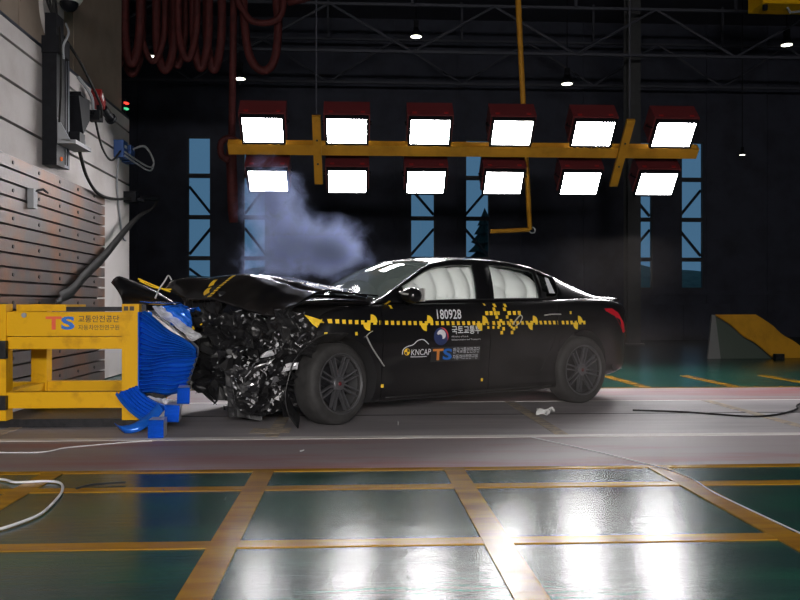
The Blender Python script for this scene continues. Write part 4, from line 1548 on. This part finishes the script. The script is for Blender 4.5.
MB().add(*tilted_box(-1.79, 4.98, -0.085, 0.085, -0.08, 0.04)).build('beam', YRIG, rig)
for x in (-0.53, 3.85):
    pb_ = MB().add(*tilted_box(x - 0.058, x + 0.058, -0.56, 0.58, 0.042, 0.09)).build('cross_bar', YRIG, rig)
    for s_ in (-0.2, 0.2):
        q = RC + Vector((x, 0, 0)) + SL_ * s_ + NRM * 0.09
        MB().cyl(q - NRM * 0.006, q + NRM * 0.008, 0.016, 8).build('bolt', BOLT, pb_)
    p = RC + Vector((x, 0, 0)) + SL_ * 0.57
    MB().cyl(p, (p.x, p.y, CEIL), 0.010, 6).build('hanging_wire', TRUSSM, rig)


for i in range(6):
    x = -1.265 + 1.153 * i
    ab = MB().add(*tilted_box(x - 0.03, x + 0.03, -0.60, 0.50, -0.34, -0.295))
    ab.add(*tilted_box(x - 0.03, x + 0.03, -0.04, 0.04, -0.295, -0.08))
    ab.add(*tilted_box(x - 0.03, x + 0.03, 0.32, 0.46, -0.295, -0.239))
    ab.build('lamp_arm', BLACKMETAL, rig)


def floodlight(hot, label, group, end=''):
    """floodlight with its glass at the origin, looking along local -y/-z at 45 degrees"""
    t = thing('floodlight' + end, label, 'floodlight', (0, 0, 0), 0, group)
    O = Vector((0, 0, 0))
    hw, hs = 0.27, 0.195
    MB().add(*tilted_box(-hw, hw, -hs, hs, 0.010, 0.016, O)).build('lamp_glass' + end, hot, t)
    b_ = MB()
    b_.add(*tilted_box(-hw - 0.03, hw + 0.03, hs, hs + 0.03, -0.03, 0.03, O))
    b_.add(*tilted_box(-hw - 0.03, hw + 0.03, -hs - 0.03, -hs, -0.03, 0.03, O))
    b_.add(*tilted_box(-hw - 0.03, -hw, -hs, hs, -0.03, 0.03, O))
    b_.add(*tilted_box(hw, hw + 0.03, -hs, hs, -0.03, 0.03, O))
    b_.build('bezel', BLACKMETAL, t)
    a, b2 = tilted_box(-hw - 0.05, hw + 0.05, -hs + 0.02, hs + 0.05, -0.10, -0.031, O), None
    MB().add(*a).build('housing', REDBOX, t)
    vv, ff = tilted_box(-hw - 0.05, hw + 0.05, -hs + 0.06, hs + 0.05, -0.34, -0.10, O)
    MB().add(vv, ff).build('ballast_box', REDBOX, t)
    for x in (-0.22, 0.22):
        MB().add(*tilted_box(x - 0.03, x + 0.03, hs + 0.051, hs + 0.058, -0.10, -0.06, O)).build('latch', REDBRIGHT, t)
    for s_ in (-1, 1):
        MB().tube([O + Vector((s_ * (hw + 0.06), 0, 0)) + SL_ * 0.1, O + Vector((s_ * (hw + 0.075), 0, 0)) - NRM * 0.2, O + Vector((s_ * 0.2, 0, 0)) - NRM * 0.40], 0.012, 6).build('yoke', BLACKMETAL, t)
    return t


NAMES_U = ['first upper floodlight, beside the beam end with the red hose', 'second upper floodlight, beside the upright cross bar near the red hose', 'third upper floodlight of the rig counted from the red hose',
           'fourth upper floodlight, under the thin yellow pipe', 'fifth upper floodlight, beside the leaning cross bar', 'sixth upper floodlight, at the beam end away from the red hose']
NAMES_L = ['first lower floodlight, hanging next to the red hose', 'second lower floodlight, above the smoke beside the cross bar', 'third lower floodlight of the rig counted from the red hose',
           'fourth lower floodlight, beside the thin yellow pipe', 'fifth lower floodlight, under the leaning cross bar', 'sixth lower floodlight, at the beam end away from the red hose']
first = None
for row, (y, z, names) in enumerate(((11.66, 3.40, NAMES_U), (12.34, 2.80, NAMES_L))):
    for i in range(6):
        lab = 'glaring white ' + names[i]
        if first is None:
            t = first = floodlight(LAMPHOT, lab, 'floodlights on the rig behind the car')
        else:
            t = copy_tree(first)
            t['label'] = lab
        t.location = (-1.265 + 1.153 * i, y, z)
        if row == 1 and i == 0:
            t.rotation_euler = (rad(6), 0, 0)

# the same kind of rig on the photographer's side of the lane, hung high and out of view
rig2 = thing('lamp_rig', 'yellow steel lamp rig beam hanging on the photographer\'s side of the lane', 'lamp rig', (0.6, -5.5, 2.4))
MB().box((-2.9, -5.65, 2.75), (4.1, -5.45, 2.95)).build('beam', YRIG, rig2)
for x in (-2.3, 3.5):
    MB().cyl((x, -5.55, 2.95), (x, -5.55, CEIL), 0.012, 6).build('hanging_wire', TRUSSM, rig2)
near0 = floodlight(LAMPNEAR, 'floodlight on the rig hanging on the photographer\'s side of the lane', 'floodlights on the photographer\'s side', '_offscreen')
for i in range(6):
    t = near0 if i == 0 else copy_tree(near0)
    t.location = (-2.3 + 1.16 * i, -5.15, 2.5)
    t.rotation_euler = (rad(-33), 0, pi)

# ------------------------------------------------------------------ ceiling lamps, crane, hoses, pipe
first = None
lampspots = [(1.53, 21, 7.70, 'round high-bay lamp hanging below the truss, above the third floodlight'), (-2.85, 21, 6.58, 'round high-bay lamp hanging beside the red hose'),
             (5.36, 21, 6.57, 'round high-bay lamp above the fifth floodlight'), (11.07, 21, 7.65, 'round high-bay lamp hanging under the yellow hoist'),
             (9.9, 21, 4.82, 'small high-bay lamp hanging low before the right windows'), (-5.0, 21, 7.09, 'round high-bay lamp half hidden by the red hose loops')]
for (x, y, z, lab) in lampspots:
    if first is None:
        t = thing('high_bay_lamp', lab, 'ceiling lamp', (x, y, z), 0, 'high-bay lamps under the roof')
        ORI[t.name] = Vector((0, 0, 0))
        MB().cyl((0, 0, 0), (0, 0, 0.006), 0.135, 20).build('lamp_glass', HIGHBAY, t)
        MB().tube([(0, 0, 0.006), (0, 0, 0.10), (0, 0, 0.22)], [0.15, 0.12, 0.05], 20).build('reflector', BLACKMETAL, t, smooth=True)
        MB().box((-0.06, -0.06, 0.22), (0.06, 0.06, 0.40)).build('gear_box', BLACKMETAL, t)
        MB().cyl((0, 0, 0.40), (0, 0, 1.0), 0.012, 6).build('rod', BLACKMETAL, t)
        first = t
    else:
        t = copy_tree(first)
        t['label'] = lab
        t.location = (x, y, z)
    for ch in t.children:
        if ch.name.startswith('rod'):
            s = (CEIL - z - 0.40) / 0.60
            ch.scale = (1, 1, s)
            ch.location.z = ch.location.z + 0.40 * (1 - s)
    if z < 5:
        for ch in t.children:
            if not ch.name.startswith('rod'):
                ch.scale = (0.5, 0.5, 0.5)
cr = thing('crane_hoist', 'yellow crane hoist block under the roof', 'hoist', (8.4, 16.2, 6.75))
MB().box((7.9, 15.9, 6.84), (9.2, 16.5, 7.3)).build('body', YPAINT, cr)
MB().box((8.1, 15.95, 7.3), (8.2, 16.45, CEIL)).build('hanger', TRUSSM, cr)
MB().box((8.9, 15.95, 7.3), (9.0, 16.45, CEIL)).build('hanger', TRUSSM, cr)
MB().tube([(8.5, 16.1, 6.84), (8.55, 16.1, 6.74), (8.75, 16.1, 6.76), (8.8, 16.1, 6.84)], 0.025, 6).build('hook_bar', GREYP, cr)
MB().cyl((8.0, 16.0, 6.84), (8.0, 16.0, 6.74), 0.05, 10).build('limit_switch', BLACKMETAL, cr)

pp = thing('yellow_pipe', 'thin yellow pendant pipe hanging through the lamp rig with a short foot bar', 'pipe', (2.9, 14.0, 2.2))
MB().tube([(2.66, 14, CEIL), (2.74, 14, 6.1), (2.825, 14, 4.4), (2.94, 14, 2.25)], [0.05, 0.05, 0.045, 0.04], 8).build('pipe', YRIG, pp, smooth=True)
MB().tube([(2.27, 14, 2.215), (2.94, 14, 2.25)], 0.035, 8).build('foot_bar', YRIG, pp)
MB().tube([(2.98 + 0.05 * cos(a), 14, 2.24 + 0.05 * sin(a)) for a in [2 * pi * i / 12 for i in range(12)]], 0.012, 6, closed=True).build('ring', GREYP, pp)

random.seed(21)
k = 0
xx = -4.55
while xx < -2.45:
    w = min(random.uniform(0.16, 0.34), -2.29 - xx)
    zb = 5.0 + random.uniform(-0.08, 0.10)
    y = 13.97 + 0.20 * (k % 4)
    k += 1
    pts = [(xx, y, CEIL - 0.1), (xx + 0.02, y, 7.5), (xx - 0.03, y + .03, 5.9), (xx + 0.02 * w, y, zb + 0.30), (xx + w * 0.5, y, zb), (xx + w * 0.98, y + .02, zb + 0.3), (xx + w + 0.04, y, 5.9), (xx + w, y, 7.5), (xx + w, y, CEIL - 0.1)]
    cable(pts, random.uniform(0.05, 0.075), REDHOSE, 'dark red hose loop in the bundle hanging beside the beige wall', 'hose', 'hose loops in the hanging bundle', 8, 'hose_loop')
    xx += random.uniform(0.16, 0.26)
cable([(-1.83, 14, CEIL - .1), (-1.85, 14, 6.5), (-1.80, 14, 5.4), (-1.68, 14, 4.98), (-1.49, 14, 4.86), (-1.33, 14, 5.05), (-1.27, 14, 5.6), (-1.3, 14, 6.4), (-1.25, 14, CEIL - .1)], 0.07, REDHOSE,
      'long dark red hose loop hanging alone beside the bundle', 'hose', None, 8, 'hose_loop')
cable([(-1.95, 13.8, CEIL - .1), (-1.95, 13.8, 6.4), (-1.78, 13.8, 5.72), (-1.52, 13.8, 5.58), (-1.25, 13.8, 5.66), (-1.16, 13.8, 5.95), (-1.17, 13.8, 6.6), (-1.15, 13.8, CEIL - .1)], 0.055, REDHOSE,
      'short dark red hose loop crossing above the long loop', 'hose', None, 8, 'hose_loop')
dn = thing('red_hose', 'long red hose dropping straight down past the end of the rig beam', 'hose', (-2.05, 14.2, 2.35))
MB().tube([(-2.02, 14.2, CEIL), (-2.03, 14.2, 6.0), (-2.06, 14.2, 3.7)], 0.06, 8).build('upper_hose', REDHOSE, dn, smooth=True)
MB().tube([(-2.06, 14.2, 3.7), (-2.07, 14.2, 3.5), (-2.04, 14.2, 2.6), (-2.03, 14.2, 2.36)], [0.06, 0.09, 0.09, 0.075], 10).build('lower_sleeve', REDHOSE, dn, smooth=True)
MB().tube(catmull([(-1.86, 14.05, 3.62), (-2.05, 14.0, 3.74), (-2.2, 14.0, 3.66), (-2.2, 14.0, 3.46), (-2.08, 14.02, 3.36)]), 0.055, 8).build('bend', REDHOSE, dn, smooth=True)
tag(MB().tube([(-1.12, 14.0, 6.0), (-0.85, 14.0, 6.06), (-0.6, 14.0, 6.15), (-0.5, 14, CEIL)], 0.07, 8).build('hose_end', REDHOSE, None, smooth=True), 'dark red hose end curving under the roof beside the loops', 'hose')

# ------------------------------------------------------------------ yellow ramp
rp = thing('yellow_ramp', 'yellow curved ramp with a grey support at the back of the hall', 'ramp', (7.6, 15.4, 0))
prof = catmull([(6.56, 0, 0.80), (6.85, 0, 0.62), (7.08, 0, 0.42), (7.34, 0, 0.27), (7.66, 0, 0.0)], 5)
b = MB()
y0, y1 = 14.95, 15.0
n = len(prof)
ramp_v = []
for p in prof:
    ramp_v += [(p.x, 15.0, p.z), (p.x + 0.84, 15.18, p.z)]
b.v = ramp_v
b.f = [(2 * i, 2 * i + 1, 2 * i + 3, 2 * i + 2) for i in range(n - 1)]
b.mi = [0] * len(b.f)
b.build('board', PLY, rp, fixn=False, solid=0.03)
b = MB()
sd = [(p.x, p.z - 0.03) for p in prof] + [(6.60, 0.0)]
b.add([(x, 15.02, max(0, z)) for x, z in sd] + [(x + 0.02, 15.06, max(0, z)) for x, z in sd],
      [tuple(range(n + 1)), tuple(reversed(range(n + 1, 2 * n + 2)))])
b.build('side_shade_panel', mat('ramp_shade_green', (0.05, 0.068, 0.055), rough=0.8), rp)  # added sheet: dark green stands for the shade under the open ramp
MB().prism([(6.42, 0.0), (6.66, 0.0), (6.56, 0.80), (6.50, 0.80)], 14.98, 15.03).build('support', mat('grey_support_steel', (0.14, 0.145, 0.145), rough=0.7), rp)
MB().box((7.56, 14.72, 0.0), (7.72, 14.82, 0.10)).build('stop_block', DARKMETAL, rp)

# dark equipment along the back wall
cab = thing('back_cabinet', 'dark low cabinet row standing against the back wall', 'cabinet', (7.6, 23.2, 0))
MB().box((4.9, 23.0, 0.0), (10.5, 23.6, 1.0)).build('body', DARKWALL, cab)
for i in range(4):
    MB().box((4.95 + 1.4 * i, 22.97, 0.06), (6.25 + 1.4 * i, 23.0, 0.95)).build('door', DARKWALL, cab)

# ------------------------------------------------------------------ cables and litter on the floor
def floor_cable(pts, r, m, label, name='floor_cable'):
    o = MB().tube(catmull([(x, y, r + 0.004) for x, y in pts], 10), r, 6).build(name, m, None, smooth=True)
    return tag(o, label, 'cable')


floor_cable([(-2.9, 4.95), (-2.3, 4.86), (-1.98, 4.79), (-1.85, 4.70), (-1.70, 4.72), (-1.60, 4.66), (-1.52, 4.45), (-1.47, 4.15), (-1.46, 3.95), (-1.52, 3.75), (-1.62, 3.60)], 0.007, WCABLE,
            'white cable looping over the yellow floor line')
floor_cable([(-2.6, 5.72), (-2.1, 5.66), (-1.95, 5.85), (-1.6, 6.05), (-1.45, 6.1)], 0.004, WCABLE, 'thin white wire lying on the red lane before the yellow frame')
floor_cable([(1.30, 6.12), (1.84, 4.9), (1.86, 4.2), (1.90, 3.4), (1.95, 2.6)], 0.0035, WCABLE, 'thin white string running across the green floor from the lane')
floor_cable([(2.55, 7.60), (2.95, 7.46), (3.2, 7.27), (3.45, 7.12), (3.75, 7.25), (4.1, 7.6), (4.4, 8.05), (5.5, 9.0)], 0.009, KCABLE, 'dark cable curving over the grey lane beyond the car')

random.seed(31)
cr_ = MB()
crumple(cr_, (1.60, 7.30, 0.03), (0.16, 0, 0), (0, 0.12, 0.03), 6, 6, 0.06, 3, 14)
cr_.v = [(x, y, max(0.005, z)) for x, y, z in cr_.v]
tag(cr_.build('crumpled_foil', WHITEP, None, fixn=False, solid=0.003), 'crumpled pale scrap lying on the grey lane beside the tape line', 'scrap')
for (x, y, s, m, lab) in ((-0.646, 4.22, 0.02, BLACKP, 'small black chip on the yellow diagonal floor line'), (0.19, 3.05, 0.014, BLACKP, 'tiny black chip on the glossy green floor'),
                          (-1.0, 4.45, 0.012, BLACKP, 'tiny black chip on the green floor beside the yellow line'), (-0.35, 5.6, 0.02, SILVER, 'small metal chip on the red lane'),
                          (0.35, 6.8, 0.02, SILVER, 'small metal chip on the grey lane beside the front wheel')):
    b = MB()
    shard(b, Vector((x, y, s * 0.7 + 0.006)), s)
    zmin = min(p[2] for p in b.v)
    b.v = [(p[0], p[1], p[2] - zmin + 0.0062) for p in b.v]
    tag(b.build('debris_chip', m), lab, 'debris')
b = MB()
b.tube(catmull([(-1.47, 4.52, 0.012), (-1.40, 4.62, 0.012), (-1.25, 4.66, 0.012)]), 0.006, 6)
tag(b.build('rubber_strip', BLACKP), 'short black rubber strip on the green floor beside the white cable', 'debris')
b = MB()
b.grid(lambda u, v: (-0.80 + 0.30 * u, 6.42 + 0.26 * v, 0.0075 + 0.004 * noise.noise(Vector((u * 4, v * 4, 0)))), 8, 6)
tag(b.build('tape_scrap', TAPEW, None, fixn=False, solid=0.002), 'torn tan tape scrap on the lane under the crushed nose', 'scrap')

# ------------------------------------------------------------------ smoke and dust
def smoke_mat(name, col, dens, scale, thr, gain, blobs, aniso=0.2, detail=4, erode=0.0):
    m = bpy.data.materials.new(name)
    m.use_nodes = True
    nt = m.node_tree
    nt.nodes.clear()
    out = nt.nodes.new('ShaderNodeOutputMaterial')
    vol = nt.nodes.new('ShaderNodeVolumePrincipled')
    vol.inputs['Color'].default_value = (*col, 1)
    vol.inputs['Anisotropy'].default_value = aniso
    tc = nt.nodes.new('ShaderNodeTexCoord')
    nz = nt.nodes.new('ShaderNodeTexNoise')
    nz.inputs['Scale'].default_value = scale
    nz.inputs['Detail'].default_value = detail
    nz.inputs['Roughness'].default_value = 0.62
    nz.inputs['Distortion'].default_value = 1.0
    nt.links.new(tc.outputs['Object'], nz.inputs['Vector'])
    total = None
    for (cx, cy, cz, rx, ry, rz, amp) in blobs:
        mp = nt.nodes.new('ShaderNodeMapping')
        mp.vector_type = 'POINT'
        mp.inputs['Scale'].default_value = (1 / rx, 1 / ry, 1 / rz)
        mp.inputs['Location'].default_value = (-cx / rx, -cy / ry, -cz / rz)
        nt.links.new(tc.outputs['Object'], mp.inputs['Vector'])
        ln_ = nt.nodes.new('ShaderNodeVectorMath')
        ln_.operation = 'LENGTH'
        nt.links.new(mp.outputs[0], ln_.inputs[0])
        mr_ = nt.nodes.new('ShaderNodeMapRange')
        mr_.interpolation_type = 'SMOOTHSTEP'
        mr_.inputs['From Min'].default_value = 0.0
        mr_.inputs['From Max'].default_value = 1.0
        mr_.inputs['To Min'].default_value = amp
        mr_.inputs['To Max'].default_value = 0.0
        nt.links.new(ln_.outputs['Value'], mr_.inputs['Value'])
        if total is None:
            total = mr_.outputs[0]
        else:
            ad = nt.nodes.new('ShaderNodeMath')
            ad.operation = 'ADD'
            nt.links.new(total, ad.inputs[0])
            nt.links.new(mr_.outputs[0], ad.inputs[1])
            total = ad.outputs[0]
    sb = nt.nodes.new('ShaderNodeMapRange')
    sb.inputs['From Min'].default_value = thr
    sb.inputs['From Max'].default_value = thr + gain
    if erode:       # the noise eats into the cloud from its rim, which leaves wisps
        er = nt.nodes.new('ShaderNodeMath')
        er.operation = 'MULTIPLY_ADD'
        er.use_clamp = False
        er.inputs[1].default_value = erode
        nt.links.new(total, er.inputs[0])
        nt.links.new(nz.outputs['Fac'], er.inputs[2])
        nt.links.new(er.outputs[0], sb.inputs['Value'])
    else:
        nt.links.new(nz.outputs['Fac'], sb.inputs['Value'])
    mu = nt.nodes.new('ShaderNodeMath')
    mu.operation = 'MULTIPLY'
    nt.links.new(sb.outputs[0], mu.inputs[0])
    nt.links.new(total, mu.inputs[1])
    mu2 = nt.nodes.new('ShaderNodeMath')
    mu2.operation = 'MULTIPLY'
    mu2.inputs[1].default_value = dens
    nt.links.new(mu.outputs[0], mu2.inputs[0])
    nt.links.new(mu2.outputs[0], vol.inputs['Density'])
    nt.links.new(vol.outputs[0], out.inputs['Volume'])
    return m


def volume_box(name, c_, h, m, label, cat):
    b = MB().box(tuple(a - d for a, d in zip((0, 0, 0), h)), tuple(d for d in h))
    me_ = bpy.data.meshes.new(name)
    me_.from_pydata(b.v, [], b.f)
    me_.materials.append(m)
    o = bpy.data.objects.new(name, me_)
    COL.objects.link(o)
    o.location = c_
    tag(o, label, cat, None, 'stuff')
    return o


SMOKE = smoke_mat('blue_white_smoke', (0.50, 0.60, 1.0), 10.5, 3.8, 0.70, 0.42,
                  [(-0.26, 0, 0.30, 0.62, 0.50, 0.72, 0.85), (0.28, 0, -0.20, 0.78, 0.50, 0.55, 1.0), (-0.38, 0, -0.35, 0.55, 0.45, 0.50, 0.6)], 0.2, 6, 0.62)
volume_box('smoke_cloud', (-0.58, 8.80, 1.76), (1.05, 0.48, 0.95), SMOKE, 'blue-white smoke cloud rising behind the buckled hood', 'smoke')

DUST = smoke_mat('grey_brown_dust', (0.80, 0.72, 0.68), 0.22, 0.9, 0.25, 0.4,
                 [(0.0, -0.3, -0.45, 2.6, 1.6, 0.75, 1.0), (1.6, 1.0, 0.5, 0.95, 0.7, 0.7, 0.3), (-1.55, -1.1, -0.12, 0.5, 0.4, 0.35, 2.0)], 0.1, 3)
volume_box('dust_haze', (1.2, 7.9, 0.86), (3.2, 1.75, 0.85), DUST, 'thin grey-brown dust haze hanging low around the car', 'dust')
